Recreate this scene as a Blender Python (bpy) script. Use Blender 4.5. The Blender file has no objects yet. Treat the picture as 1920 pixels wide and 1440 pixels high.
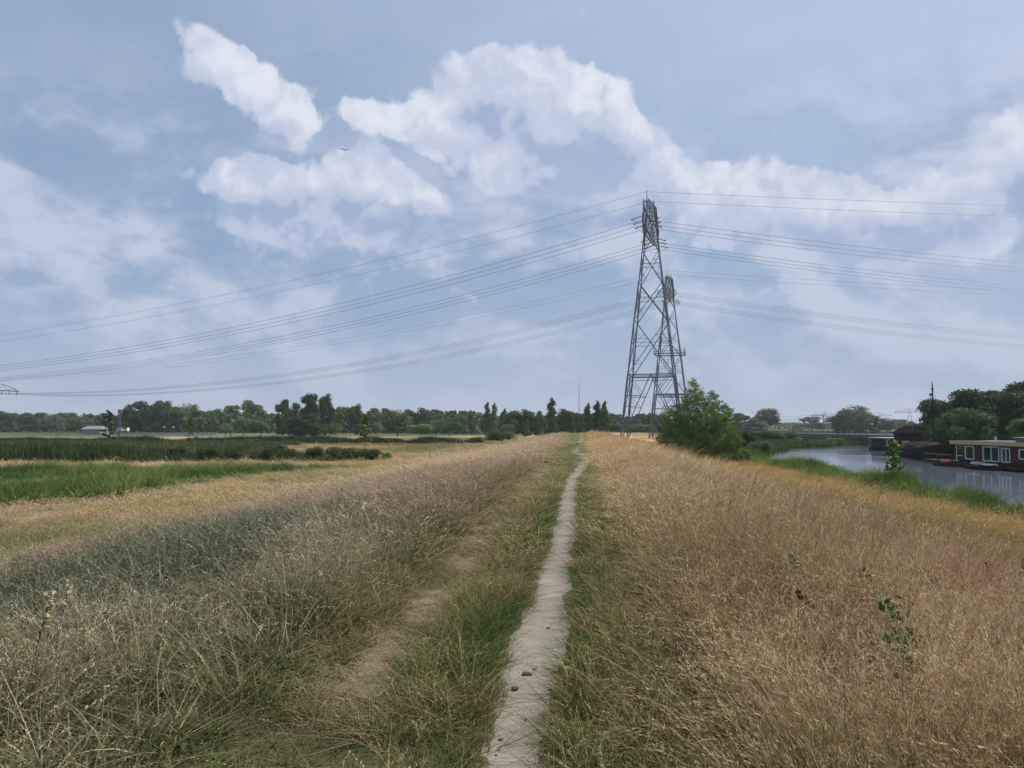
import bpy, math, random
import numpy as np
from mathutils import Vector, Matrix
rng = np.random.default_rng(7)
random.seed(7)
R = math.radians
sc = bpy.context.scene
col = sc.collection

# ---------------------------------------------------------------- camera
cam_d = bpy.data.cameras.new("camera"); cam = bpy.data.objects.new("camera", cam_d); col.objects.link(cam)
cam_d.sensor_width = 36; cam_d.lens = 36 * 1450 / 1920
cam_d.clip_start = 0.05; cam_d.clip_end = 12000
CAMZ = 1.65; PITCH = math.degrees(math.atan(80 / 1450))
cam.location = (0, 0, CAMZ); cam.rotation_euler = (R(90 + PITCH), 0, 0)
sc.camera = cam
# ---------------------------------------------------------------- exposure
sc.view_settings.view_transform = 'Standard'; sc.view_settings.look = 'None'
sc.view_settings.gamma = 1; sc.view_settings.use_curve_mapping = False
sc.view_settings.exposure = 0.0
sc.cycles.max_bounces = 6; sc.cycles.diffuse_bounces = 2; sc.cycles.glossy_bounces = 3
sc.cycles.transmission_bounces = 4; sc.cycles.transparent_max_bounces = 8; sc.cycles.volume_bounces = 0
sc.cycles.use_denoising = True
# ---------------------------------------------------------------- sun
SUN_AZ, SUN_EL = 72, 54
sdir = Vector((math.sin(R(SUN_AZ)) * math.cos(R(SUN_EL)), math.cos(R(SUN_AZ)) * math.cos(R(SUN_EL)), math.sin(R(SUN_EL))))
sl = bpy.data.lights.new("sun", 'SUN'); sl.energy = 4.6; sl.angle = R(1.2); sl.color = (1.0, 0.93, 0.84)
so = bpy.data.objects.new("sun", sl); col.objects.link(so); so.rotation_euler = (-sdir).to_track_quat('-Z', 'Y').to_euler()
so.location = (40, 60, 90)

# ---------------------------------------------------------------- node helper
class NG:
    def __init__(s, tree): s.t = tree; s.n = tree.nodes; s.l = tree.links
    def node(s, typ, **kw):
        nd = s.n.new(typ)
        for k, v in kw.items(): setattr(nd, k, v)
        return nd
    def put(s, sock, v):
        if isinstance(v, bpy.types.NodeSocket): s.l.new(v, sock)
        elif isinstance(v, (tuple, list)) and sock.type == 'RGBA' and len(v) == 3: sock.default_value = (*v, 1)
        else: sock.default_value = v
    def m(s, op, a, b=None, c=None, clamp=False):
        nd = s.node('ShaderNodeMath', operation=op, use_clamp=clamp); s.put(nd.inputs[0], a)
        if b is not None: s.put(nd.inputs[1], b)
        if c is not None: s.put(nd.inputs[2], c)
        return nd.outputs[0]
    def v(s, op, a, b=None, scale=None):
        nd = s.node('ShaderNodeVectorMath', operation=op); s.put(nd.inputs[0], a)
        if b is not None: s.put(nd.inputs[1], b)
        if scale is not None: s.put(nd.inputs['Scale'], scale)
        return nd.outputs['Value'] if op in ('LENGTH', 'DOT_PRODUCT') else nd.outputs[0]
    def mix(s, f, a, b, mode='MIX'):
        nd = s.node('ShaderNodeMix', data_type='RGBA', blend_type=mode)
        s.put(nd.inputs[0], f); s.put(nd.inputs[6], a); s.put(nd.inputs[7], b); return nd.outputs[2]
    def noise(s, vec, scale, detail=4, rough=.55, dist=0.0, lac=2.0, out='Fac'):
        nd = s.node('ShaderNodeTexNoise'); nd.inputs['Scale'].default_value = scale
        nd.inputs['Detail'].default_value = detail; nd.inputs['Roughness'].default_value = rough
        nd.inputs['Distortion'].default_value = dist; nd.inputs['Lacunarity'].default_value = lac
        if vec is not None: s.put(nd.inputs['Vector'], vec)
        return nd.outputs[out]
    def ss(s, x, lo, hi, a=0.0, b=1.0):
        nd = s.node('ShaderNodeMapRange', interpolation_type='SMOOTHSTEP'); s.put(nd.inputs[0], x)
        for i, q in zip((1, 2, 3, 4), (lo, hi, a, b)): s.put(nd.inputs[i], q)
        return nd.outputs[0]
    def comb(s, x, y, z):
        nd = s.node('ShaderNodeCombineXYZ')
        for i, q in enumerate((x, y, z)): s.put(nd.inputs[i], q)
        return nd.outputs[0]
    def sep(s, v):
        nd = s.node('ShaderNodeSeparateXYZ'); s.put(nd.inputs[0], v); return nd.outputs

# ---------------------------------------------------------------- world: hazy summer sky with cumulus and veil cloud
world = bpy.data.worlds.new("World"); sc.world = world; world.use_nodes = True
wt = world.node_tree; wt.nodes.clear(); g = NG(wt)
SKY_STR = 0.1
tc = g.node('ShaderNodeTexCoord'); D0 = tc.outputs['Generated']
D0 = g.v('NORMALIZE', D0)
sky = g.node('ShaderNodeTexSky', sky_type='NISHITA', sun_disc=False, sun_elevation=R(SUN_EL), sun_rotation=R(SUN_AZ),
             air_density=1.0, dust_density=2.5, ozone_density=2.0, altitude=0)
# cumulus masses: azimuth, elevation (degrees), half-widths, tilt, weight
BLOBS = [(-2.8, 23.6, 4.7, 3.7, 0, 1.1), (0.6, 24.3, 5.0, 3.7, 0, 1.1), (3.2, 22.5, 5.8, 4.5, 0, 1.1), (6.8, 22.9, 4.0, 4.0, 0, 1.1), (9.2, 20.7, 4.8, 3.3, -35, 1.1), (0.0, 21.1, 8.2, 4.1, -10, 0.9), (4.8, 19.2, 7.5, 3.6, 0, 0.8), (-3.6, 21.1, 4.7, 3.1, 0, 0.55), (-8.2, 21.5, 5.5, 1.8, -5, 0.75), (-10.4, 21.6, 2.8, 1.4, 0, 0.35), (10.9, 19.0, 3.3, 3.1, -30, 0.9), (0.0, 18.4, 5.2, 2.4, 0, 0.6), (4.8, 17.6, 6.9, 2.4, 0, 0.6), (-21.3, 23.9, 3.8, 2.3, -30, 1.05), (-17.8, 22.3, 4.5, 2.6, -30, 1.05), (-15.1, 21.6, 2.7, 2.6, -10, 1.0), (-23.8, 26.2, 2.9700000000000006, 1.68, 0, 0.42), (-23.8, 23.1, 2.2, 1.9, 0, 0.5), (-18.6, 17.3, 5.6, 1.8, 0, 0.9), (-14.5, 17.1, 6.7, 2.6, -8, 0.85), (-10.3, 18.4, 4.0, 2.0, -10, 0.95), (-7.0, 17.2, 4.9, 2.0, -25, 0.85), (-18.5, 14.5, 10.8, 3.6, -5, 0.55), (-10.3, 14.2, 10.3, 3.2, -5, 0.5), (12.3, 17.3, 4.1, 2.4, 0, 0.8), (16.4, 16.8, 5.5, 2.5, -5, 1.0), (22.4, 15.7, 5.3, 2.5, -5, 1.0), (19.3, 14.8, 8.9, 3.1, 0, 0.8), (28.6, 14.8, 4.8, 2.9, 10, 0.95), (32.3, 16.5, 3.6, 3.6, 35, 1.0), (34.3, 17.7, 3.1, 2.6, 20, 1.0), (29.2, 12.4, 9.1, 3.9, 0, 0.75), (38.7, 16.5, 5.4, 5.4, 0, 0.9), (14.1, 14.4, 6.9, 3.2, 0, 0.6), (-3.2, 10.0, 4.6, 1.7, -30, 0.4), (24.7, 13.2, 5.6, 4.5, -60, 0.5), (111.9, 28.1, 11.7, 8.0, 10, 0.9), (-159.0, 30.4, 17.1, 7.3, 5, 0.9), (110.9, 44.8, 12.7, 9.2, 0, 0.9), (153.3, 39.9, 10.3, 5.8, 29, 0.9), (-174.0, 35.4, 14.7, 5.3, 18, 0.9), (-61.1, 9.6, 15.8, 9.1, -13, 0.9), (172.9, 34.6, 16.8, 8.6, 28, 0.9), (161.0, 34.9, 13.8, 9.8, -22, 0.9), (-81.5, 11.6, 9.4, 6.1, 13, 0.9), (163.4, 31.2, 11.0, 7.5, -6, 0.9), (-160.8, 27.8, 12.1, 6.2, -9, 0.9), (-132.7, 42.4, 16.6, 10.0, 12, 0.9), (-129.2, 33.8, 11.3, 7.7, 6, 0.9), (-162.0, 34.4, 10.1, 9.2, 6, 0.9)]
BELLY = [(5.2, 18.9, 6.2, 3.5, 0, 1.05), (7.2, 22.5, 1.3, 2.7, 0, 0.28), (-12.6, 15.2, 11.7, 2.1, -8, 0.45), (-18.6, 15.4, 6.7, 1.9, 0, 0.35), (22.7, 12.7, 10.7, 2.3, 0, 0.45), (33.1, 13.8, 4.2, 2.1, 20, 0.45)]
def azel(d):
    x, y, z = g.sep(d)
    az = g.m('MULTIPLY', g.m('ARCTAN2', x, y), 57.2958)
    el = g.m('MULTIPLY', g.m('ARCSINE', z), 57.2958)
    return az, el
def blobsum(p, lst, typ='SPHERICAL'):
    acc = None
    for (a, e, sa, se, rot, wt_) in lst:
        mp = g.node('ShaderNodeMapping', vector_type='TEXTURE'); g.put(mp.inputs['Vector'], p)
        mp.inputs['Location'].default_value = (a, e, 0); mp.inputs['Rotation'].default_value = (0, 0, R(rot))
        mp.inputs['Scale'].default_value = (sa, se, 1)
        gr = g.node('ShaderNodeTexGradient', gradient_type=typ); g.put(gr.inputs[0], mp.outputs[0])
        v = g.m('MULTIPLY', gr.outputs['Fac'], wt_)
        acc = v if acc is None else g.m('ADD', acc, v)
    return acc
def billow(d):
    """rounded puffs with sharp creases between them, three sizes"""
    acc = None
    for sc_n, amp, sh in ((8.5, .95, 0.0), (19.0, .62, 3.1), (42.0, .36, 7.7), (90.0, .18, 1.3)):
        nz = g.noise(g.v('ADD', d, (sh, sh * .7, sh * .3)), sc_n, 0, .5, .0)
        v = g.m('MULTIPLY', g.m('ABSOLUTE', g.m('MULTIPLY_ADD', nz, 2.0, -1.0)), amp)
        acc = v if acc is None else g.m('ADD', acc, v)
    return acc
SUNW = (0.40, 0.05, 0.91)
def toward_sun(k, d=None): return g.v('NORMALIZE', g.v('ADD', d or D0, tuple(q * k for q in SUNW)))
x, y, z = g.sep(D0)
az, el = azel(D0)
P0 = g.comb(az, el, 0.0)
wn = g.v('SUBTRACT', g.noise(D0, 8.0, 5, .62, out='Color'), (.5, .5, .5))
DW = g.v('ADD', D0, g.v('SCALE', wn, scale=.05))                       # slightly stirred direction, ragged puffs
PW = g.v('ADD', P0, g.v('MULTIPLY', wn, (6.0, 5.0, 0)))
Bs = g.m('MINIMUM', blobsum(PW, BLOBS), 1.1); Bu = g.m('MINIMUM', blobsum(g.v('ADD', PW, (1.0, 2.6, 0)), BLOBS), 1.1)
f0 = billow(DW); f1 = billow(g.v('ADD', DW, tuple(q * .022 for q in SUNW)))
wisp = g.m('SUBTRACT', g.noise(DW, 6.0, 8, .6), .5)
dens = g.m('ADD', g.m('ADD', Bs, g.m('MULTIPLY', g.m('SUBTRACT', f0, .42), .42)), g.m('MULTIPLY', wisp, .9))
alpha = g.ss(dens, .29, .56)
belly = blobsum(PW, BELLY)
inner = g.ss(g.noise(DW, 7.0, 4, .55), .42, .66)                       # grey hollows inside the heaps
lit = g.m('ADD', g.m('ADD', .62, g.m('MULTIPLY', g.m('SUBTRACT', f0, f1), .60)), g.m('MULTIPLY', g.m('SUBTRACT', Bs, Bu), .26))
lit = g.m('SUBTRACT', g.m('SUBTRACT', lit, g.m('MULTIPLY', inner, .30)), belly, clamp=True)
alpha = g.m('MULTIPLY', alpha, g.ss(lit, .0, .45, .82, 1.0))
K = 1 / SKY_STR
def C(r, g_, b): return (r * K, g_ * K, b * K)
base = g.mix(.62, sky.outputs[0], C(.345, .465, .670))
# right side of the sky is paler: thin high haze round the sun
sund = g.v('DOT_PRODUCT', D0, tuple(sdir))
glow = g.ss(sund, .20, 1.0, 0.0, .75)
base = g.mix(glow, base, C(.58, .69, .86))
# high thin veil on a plane overhead
zz = g.m('ADD', g.m('MAXIMUM', z, 0.0), .16)
pv = g.comb(g.m('DIVIDE', x, zz), g.m('DIVIDE', y, zz), 0.0)
n1 = g.noise(pv, .85, 7, .56, .5)
base = g.mix(g.m('MULTIPLY', g.ss(n1, .42, .66), .45), base, C(.46, .54, .70))
# broad soft stratocumulus in the lower half: density with its own relief
def strato(d):
    q = g.v('MULTIPLY', d, (1.0, 1.0, 1.75))
    return g.m('ADD', g.m('MULTIPLY', g.noise(q, 3.2, 9, .56, .35), .75), g.m('MULTIPLY', g.noise(g.v('ADD', q, (5.1, 2.2, 1.7)), 8.5, 6, .6, .2), .35))
s0 = strato(D0); s1 = strato(toward_sun(.045))
low = g.ss(g.m('ADD', el, g.m('MULTIPLY', g.m('SUBTRACT', n1, .5), 26.0)), 13.0, 25.0, 1.0, .12)
sden = g.m('MULTIPLY', g.ss(s0, .44, .60), low)
srel = g.ss(g.m('SUBTRACT', s0, s1), -.060, .085)
scol = g.mix(srel, C(.300, .408, .590), C(.560, .622, .762))
base = g.mix(g.m('MULTIPLY', g.m('SUBTRACT', 1.0, g.ss(s0, .40, .56)), g.m('MULTIPLY', low, .65)), base, C(.255, .375, .590))
base = g.mix(g.m('MULTIPLY', sden, .88), base, scol)
# even haze band at the horizon
hz = g.ss(el, -2.0, 12.0, .92, 0.0)
base = g.mix(hz, base, C(.425, .510, .655))
cc = g.mix(g.ss(lit, .0, .38), C(.345, .440, .640), C(.540, .605, .760)); cc = g.mix(g.ss(lit, .38, 1.0), cc, C(.79, .825, .91))
cc = g.mix(g.ss(el, 2.0, 26.0, .42, 0.0), cc, C(.46, .54, .71))
fin = g.mix(g.m('MULTIPLY', alpha, .93), base, cc)
bg = g.node('ShaderNodeBackground'); g.put(bg.inputs[0], fin); bg.inputs[1].default_value = SKY_STR
wo = g.node('ShaderNodeOutputWorld'); g.l.new(bg.outputs[0], wo.inputs[0])
world.cycles.sampling_method = 'MANUAL'; world.cycles.sample_map_resolution = 512

# ---------------------------------------------------------------- objects
def tag(o, label=None, cat=None, group=None, kind=None):
    if label: o['label'] = label
    if cat: o['category'] = cat
    if group: o['group'] = group
    if kind: o['kind'] = kind
    return o
def empty(name, loc=(0, 0, 0), rz=0.0):
    o = bpy.data.objects.new(name, None); col.objects.link(o); o.location = loc; o.rotation_euler = (0, 0, rz); o.empty_display_size = .3
    return o
def mesh_obj(name, me, mat=None, parent=None):
    o = bpy.data.objects.new(name, me); col.objects.link(o)
    if mat is not None and not me.materials: me.materials.append(mat)
    if parent is not None: o.parent = parent
    return o
def np_mesh(name, V, F, smooth=False):
    """V (n,3) array, F (m,k) array of equal-sized faces"""
    me = bpy.data.meshes.new(name); V = np.asarray(V, np.float32); F = np.asarray(F, np.int32)
    me.vertices.add(len(V)); me.vertices.foreach_set('co', V.ravel())
    k = F.shape[1]; me.loops.add(F.size); me.loops.foreach_set('vertex_index', F.ravel())
    me.polygons.add(len(F)); me.polygons.foreach_set('loop_start', np.arange(len(F), dtype=np.int32) * k)
    me.polygons.foreach_set('loop_total', np.full(len(F), k, np.int32))
    if smooth: me.polygons.foreach_set('use_smooth', np.ones(len(F), bool))
    me.update(calc_edges=True); me.validate()
    return me
def set_attr(me, name, arr, typ='FLOAT_COLOR', dom='POINT'):
    a = me.attributes.new(name, typ, dom); arr = np.asarray(arr, np.float32)
    if typ == 'FLOAT_COLOR':
        if arr.shape[1] == 3: arr = np.concatenate([arr, np.ones((len(arr), 1), np.float32)], 1)
        a.data.foreach_set('color', arr.ravel())
    elif typ == 'FLOAT_VECTOR': a.data.foreach_set('vector', arr.ravel())
    elif typ == 'INT': a.data.foreach_set('value', arr.astype(np.int32))
    else: a.data.foreach_set('value', arr.ravel())
class MB:
    """collects boxes, bars, tubes, prisms into one mesh"""
    def __init__(s): s.V = []; s.F = []
    def add(s, V, F):
        b = len(s.V); s.V += [tuple(v) for v in V]; s.F += [tuple(i + b for i in f) for f in F]; return s
    def box(s, c, d, rz=0.0, taper=1.0):
        hx, hy, hz_ = d[0] / 2, d[1] / 2, d[2] / 2; ca, sa = math.cos(rz), math.sin(rz); V = []
        for z_ in (-1, 1):
            t = taper if z_ > 0 else 1.0
            for (a, b) in ((-1, -1), (1, -1), (1, 1), (-1, 1)):
                px, py = a * hx * t, b * hy * t
                V.append((c[0] + px * ca - py * sa, c[1] + px * sa + py * ca, c[2] + z_ * hz_))
        return s.add(V, [(0, 3, 2, 1), (4, 5, 6, 7), (0, 1, 5, 4), (1, 2, 6, 5), (2, 3, 7, 6), (3, 0, 4, 7)])
    def bar(s, p, q, w, w2=None):
        w2 = w if w2 is None else w2
        p = Vector(p); q = Vector(q); d = (q - p).normalized()
        a = d.cross(Vector((0, 0, 1)) if abs(d.z) < .9 else Vector((1, 0, 0))).normalized(); b = d.cross(a)
        V = []
        for P, ww in ((p, w), (q, w2)):
            for (i, j) in ((-1, -1), (1, -1), (1, 1), (-1, 1)): V.append(P + a * i * ww / 2 + b * j * ww / 2)
        return s.add(V, [(3, 2, 1, 0), (4, 5, 6, 7), (0, 1, 5, 4), (1, 2, 6, 5), (2, 3, 7, 6), (3, 0, 4, 7)])
    def tube(s, P, r, n=6):
        P = [Vector(p) for p in P]; r = [r] * len(P) if not hasattr(r, '__len__') else r; V = []; F = []
        for i, p in enumerate(P):
            d = (P[min(i + 1, len(P) - 1)] - P[max(i - 1, 0)]).normalized()
            a = d.cross(Vector((0, 0, 1)) if abs(d.z) < .95 else Vector((1, 0, 0))).normalized(); b = d.cross(a)
            for k in range(n):
                t = 2 * math.pi * k / n; V.append(p + (a * math.cos(t) + b * math.sin(t)) * r[i])
        for i in range(len(P) - 1):
            for k in range(n):
                F.append((i * n + k, i * n + (k + 1) % n, (i + 1) * n + (k + 1) % n, (i + 1) * n + k))
        F.append(tuple(range(n))[::-1]); F.append(tuple(range((len(P) - 1) * n, len(P) * n)))
        return s.add(V, F)
    def prism(s, outline, z0, z1):
        n = len(outline); V = [(x_, y_, z0) for x_, y_ in outline] + [(x_, y_, z1) for x_, y_ in outline]
        return s.add(V, [tuple(range(n))[::-1], tuple(range(n, 2 * n))] + [(i, (i + 1) % n, n + (i + 1) % n, n + i) for i in range(n)])
    def mesh(s, name):
        me = bpy.data.meshes.new(name); me.from_pydata(s.V, [], s.F); me.update(); return me
    def build(s, name, mat, parent=None): return mesh_obj(name, s.mesh(name), mat, parent)
def copy_tree(o, parent=None):
    c = o.copy(); col.objects.link(c); c.parent = parent
    for ch in list(o.children): copy_tree(ch, c)
    return c
def px(u, D): return (u - 960) / 1450 * D       # sideways position of a thing seen at bearing u, D metres ahead
def zz_(v, D): return CAMZ - (v - 800) / 1450 * D

# ---------------------------------------------------------------- materials
def mat_new(name):
    m = bpy.data.materials.new(name); m.use_nodes = True; m.node_tree.nodes.clear(); return m, NG(m.node_tree)
def finish(g, sh, disp=None):
    o = g.node('ShaderNodeOutputMaterial'); g.l.new(sh, o.inputs[0])
def plain(name, c, rough=.6, metal=0.0, var=.15, scale=3.0, bump=0.0, spec=.4):
    m, g = mat_new(name); b = g.node('ShaderNodeBsdfPrincipled')
    t = g.node('ShaderNodeTexCoord'); n = g.noise(t.outputs['Object'], scale, 6, .6)
    k = g.m('ADD', 1 - var, g.m('MULTIPLY', n, 2 * var))
    g.put(b.inputs['Base Color'], g.v('SCALE', c, scale=k)); b.inputs['Roughness'].default_value = rough
    b.inputs['Metallic'].default_value = metal; b.inputs['Specular IOR Level'].default_value = spec
    if bump:
        bp = g.node('ShaderNodeBump'); bp.inputs['Strength'].default_value = bump; bp.inputs['Distance'].default_value = .05
        g.put(bp.inputs['Height'], n); g.l.new(bp.outputs[0], b.inputs['Normal'])
    finish(g, b.outputs[0]); return m
MT = {}
MT['steel'] = plain('galvanised_steel', (.105, .125, .155), .55, .35, .25, .6)
MT['wire'] = plain('wire', (.12, .13, .15), .5, .3)
MT['insul'] = plain('insulator', (.05, .05, .06), .3)
MT['concrete'] = plain('concrete', (.24, .235, .225), .85, 0, .2, .5)
MT['deckside'] = plain('bridge_steel', (.075, .085, .105), .6, .1, .2, .3)
MT['bark'] = plain('bark', (.085, .07, .05), .9, 0, .35, 6)
MT['brownwall'] = plain('brown_wall', (.085, .034, .027), .8, 0, .12, 1.2, 0, .15)
MT['white'] = plain('white_frame', (.72, .72, .70), .5, 0, .06, 2)
MT['cream'] = plain('cream_fascia', (.42, .34, .19), .6, 0, .12, 1)
MT['roof'] = plain('flat_roof', (.20, .21, .22), .8, 0, .2, 1)
MT['black'] = plain('black_hull', (.012, .012, .013), .8, 0, .3, 1, 0, .1)
MT['rust'] = plain('rusty_brown', (.10, .048, .032), .75, .1, .4, 1.5, .2)
MT['darkwood'] = plain('dark_wood', (.038, .024, .018), .85, 0, .3, 2, 0, .15)
MT['wood'] = plain('weathered_wood', (.20, .16, .12), .8, 0, .3, 4)
MT['curtain'] = plain('curtain', (.5, .48, .44), .8)
MT['blueframe'] = plain('blue_post', (.09, .13, .22), .5)
MT['lightroof'] = plain('pale_roof', (.45, .47, .5), .7)
MT['redpaint'] = plain('red_paint', (.35, .06, .04), .5)
def glass_mat():
    m, g = mat_new('window_glass'); b = g.node('ShaderNodeBsdfPrincipled')
    t = g.node('ShaderNodeTexCoord'); n = g.noise(t.outputs['Object'], .8, 3)
    g.put(b.inputs['Base Color'], g.mix(n, (.012, .02, .018), (.03, .045, .03))); b.inputs['Roughness'].default_value = .04
    b.inputs['Specular IOR Level'].default_value = .8; finish(g, b.outputs[0]); return m
MT['glass'] = glass_mat()
def leaf_mat(name, mode='tree'):
    m, g = mat_new(name)
    at = g.node('ShaderNodeAttribute', attribute_name='tc')
    s = g.sep(at.outputs['Vector'])
    if mode == 'grass':
        a = g.node('ShaderNodeAttribute', attribute_name='cola', attribute_type='INSTANCER').outputs['Vector']
        b = g.node('ShaderNodeAttribute', attribute_name='colb', attribute_type='INSTANCER').outputs['Vector']
        c = g.mix(s[0], a, b)
        dry = g.v('MULTIPLY', b, (.88, .86, .80))
        c = g.mix(s[2], c, dry)
        c = g.v('SCALE', c, scale=g.m('ADD', .32, g.m('MULTIPLY', s[1], 1.3)))
    else:
        oi = g.node('ShaderNodeObjectInfo')
        c = g.v('SCALE', oi.outputs['Color'], scale=g.m('ADD', .55, g.m('MULTIPLY', s[1], .9)))
        c = g.mix(g.m('MULTIPLY', s[0], .35), c, g.v('MULTIPLY', c, (1.5, 1.25, .6)))
    p = g.node('ShaderNodeBsdfPrincipled'); g.put(p.inputs['Base Color'], c); p.inputs['Roughness'].default_value = .55
    p.inputs['Specular IOR Level'].default_value = .10
    tr = g.node('ShaderNodeBsdfTranslucent')
    g.put(tr.inputs[0], g.v('MULTIPLY', c, (1.15, 1.2, .8)))
    mx = g.node('ShaderNodeMixShader'); mx.inputs[0].default_value = .22
    g.l.new(p.outputs[0], mx.inputs[1]); g.l.new(tr.outputs[0], mx.inputs[2])
    finish(g, mx.outputs[0]); return m
MT['leaf'] = leaf_mat('foliage'); MT['grass'] = leaf_mat('grass_blades', 'grass')
# ================================================================ GROUND
_lat = {}
def vnoise(x, y, scale, seed=0):
    """smooth value noise in 0..1"""
    x = np.asarray(x, float) / scale; y = np.asarray(y, float) / scale
    if seed not in _lat: _lat[seed] = np.random.default_rng(100 + seed).random((256, 256))
    L = _lat[seed]; xi = np.floor(x).astype(int); yi = np.floor(y).astype(int); fx = x - xi; fy = y - yi
    fx = fx * fx * (3 - 2 * fx); fy = fy * fy * (3 - 2 * fy)
    g00 = L[xi & 255, yi & 255]; g10 = L[(xi + 1) & 255, yi & 255]; g01 = L[xi & 255, (yi + 1) & 255]; g11 = L[(xi + 1) & 255, (yi + 1) & 255]
    return (g00 * (1 - fx) + g10 * fx) * (1 - fy) + (g01 * (1 - fx) + g11 * fx) * fy
def fbm(x, y, scale, seed=0, oct=4):
    s = 0; a = 1; t = 0
    for i in range(oct): s = s + a * vnoise(np.asarray(x) + 37.7 * i, np.asarray(y) - 11.3 * i, scale / 2 ** i, seed + i); t += a; a *= .55
    return s / t
def sst(x, a, b): t = np.clip((x - a) / (b - a), 0, 1); return t * t * (3 - 2 * t)
WATER_Z = -3.05
# centre line of the trodden path: distance ahead, sideways, half width
PATH = np.array([(-30, -2.9, .22), (0, -.30, .2), (3.0, -.07, .10), (3.7, -.02, .105), (4.3, .04, .135), (5.3, .13, .18), (6.0, .2, .175), (7.3, .335, .165), (8.5, .44, .17), (10, .60, .16), (12, .80, .165),
 (14, .97, .185), (16, 1.12, .18), (19, 1.40, .17), (22, 1.68, .15), (24, 1.82, .15), (27, 2.25, .17), (30, 2.62, .19), (33, 3.0, .19), (36, 3.35, .17), (39, 3.75, .17), (42, 4.0, .2), (45, 4.05, .24), (48, 3.98, .26), (51, 4.1, .22), (55, 4.55, .2),
 (60, 5.1, .21), (66, 5.75, .2), (75, 6.7, .2), (85, 7.62, .2), (96, 8.65, .22), (120, 10.8, .22), (160, 14.4, .2), (200, 18.0, .2)])
def path_x(y): return np.interp(y, PATH[:, 0], PATH[:, 1])
def path_w(y): return np.interp(y, PATH[:, 0], PATH[:, 2]) * (.88 + .28 * (vnoise(y, 0 * np.asarray(y), 1.1, 140) - .5)) * np.where(np.asarray(y) > 25, 1.12, 1)
def S(x, y): return x - (.09 * y - .35)
_hs = np.array([(-4000, -2.1), (-60, -2.1), (-20, -2.05), (-16, -1.95), (-12, -1.6), (-8.5, -1.05), (-6, -.62), (-3.4, -.16), (-1.8, 0), (2.0, 0), (4.2, -.28), (7, -.90), (12, -1.85), (16, -2.45), (20, -2.85), (23, -3.0), (24.6, -3.15), (26, -3.25), (60, -3.1), (4000, -2.5)])
_LB = np.array([(-400, -13), (0, 23.35), (100, 32.4), (118, 36), (136, 43), (150, 50), (165, 58), (180, 71), (192, 83), (198, 87), (215, 90), (230, 93), (250, 104), (262, 118), (268, 140)])
_RB = np.array([(-400, 20), (0, 52), (60, 58), (80, 60.5), (100, 62.5), (120, 72), (140, 84), (165, 97), (190, 108), (220, 126), (250, 139), (268, 141)])
def hgt(x, y):
    x = np.asarray(x, float); y = np.asarray(y, float); s = S(x, y)
    h = np.interp(s, _hs[:, 0], _hs[:, 1])
    # ground right of the river and beyond it
    rb = np.interp(y, _RB[:, 0], _RB[:, 1]); lb = np.interp(y, _LB[:, 0], _LB[:, 1])
    land_r = -2.2 + 0 * x
    h = np.where(x > (lb + rb) / 2, land_r, np.where(s > 20, np.maximum(h, -2.95), h))
    # the dike dies into low ground 190 m on; road embankment further back
    dk = sst(y, 195, 235); low = -2.9 + .4 * fbm(x, y, 40, 3)
    low = np.where(x < 10, -2.1 + 0 * x, low)
    h = h * (1 - dk) + np.where(x > (lb + rb) / 2, land_r, low) * dk
    emb = np.exp(-((y - 345 + .12 * x) / 38.0) ** 2) * sst(x, 5, 30) * (1 - sst(x, 76, 90)) * 1.75
    h = h + emb
    # river bed
    m = np.minimum(x - lb, rb - x); m = np.where((y < 268) & (y > -380), m, -5)
    bed = sst(m, -1.2, 2.0)
    h = h * (1 - bed) + -4.6 * bed
    h = h + (fbm(x, y, 6, 5) - .5) * .14 * sst(np.abs(s), .6, 4) * (1 - bed) + (fbm(x, y, 1.2, 9) - .5) * .05 * (1 - bed) * (.15 + .85 * sst(np.abs(s), .5, 1.5))
    h = h + (fbm(x, y, 90, 15) - .5) * .7 * sst(-s, 24, 60)
    # path and old wheel track pressed into the crest
    d = np.abs(x - path_x(y)) - path_w(y) + (fbm(x, y, .35, 20, 3) - .5) * .17
    on = (1 - sst(d, -.06, .06)) * (y < 200) * (y > -30)
    h = h - .055 * on
    d2 = np.abs(s + 1.12); h = h - .03 * (1 - sst(d2, .1, .4)) * (y < 60)
    return h
GREEN_POLY = [(-23, 30), (-21.5, 36), (-20.6, 42), (-18.2, 52), (-16.5, 60), (-14, 68), (-20, 66), (-60, 63), (-140, 62), (-140, 20), (-24, 22)]
def in_poly(x, y, P):
    x = np.asarray(x, float); y = np.asarray(y, float); c = np.zeros(x.shape, bool); n = len(P)
    for i in range(n):
        x0, y0 = P[i]; x1, y1 = P[(i + 1) % n]
        cond = ((y0 > y) != (y1 > y)) & (x < (x1 - x0) * (y - y0) / ((y1 - y0) or 1e-9) + x0); c ^= cond
    return c
def L3(a, b, t): return np.asarray(a)[None, :] * (1 - t[:, None]) + np.asarray(b)[None, :] * t[:, None] if np.ndim(a) == 1 and np.ndim(b) == 1 else a * (1 - t[:, None]) + (b if np.ndim(b) > 1 else np.asarray(b)[None, :]) * t[:, None]
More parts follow.
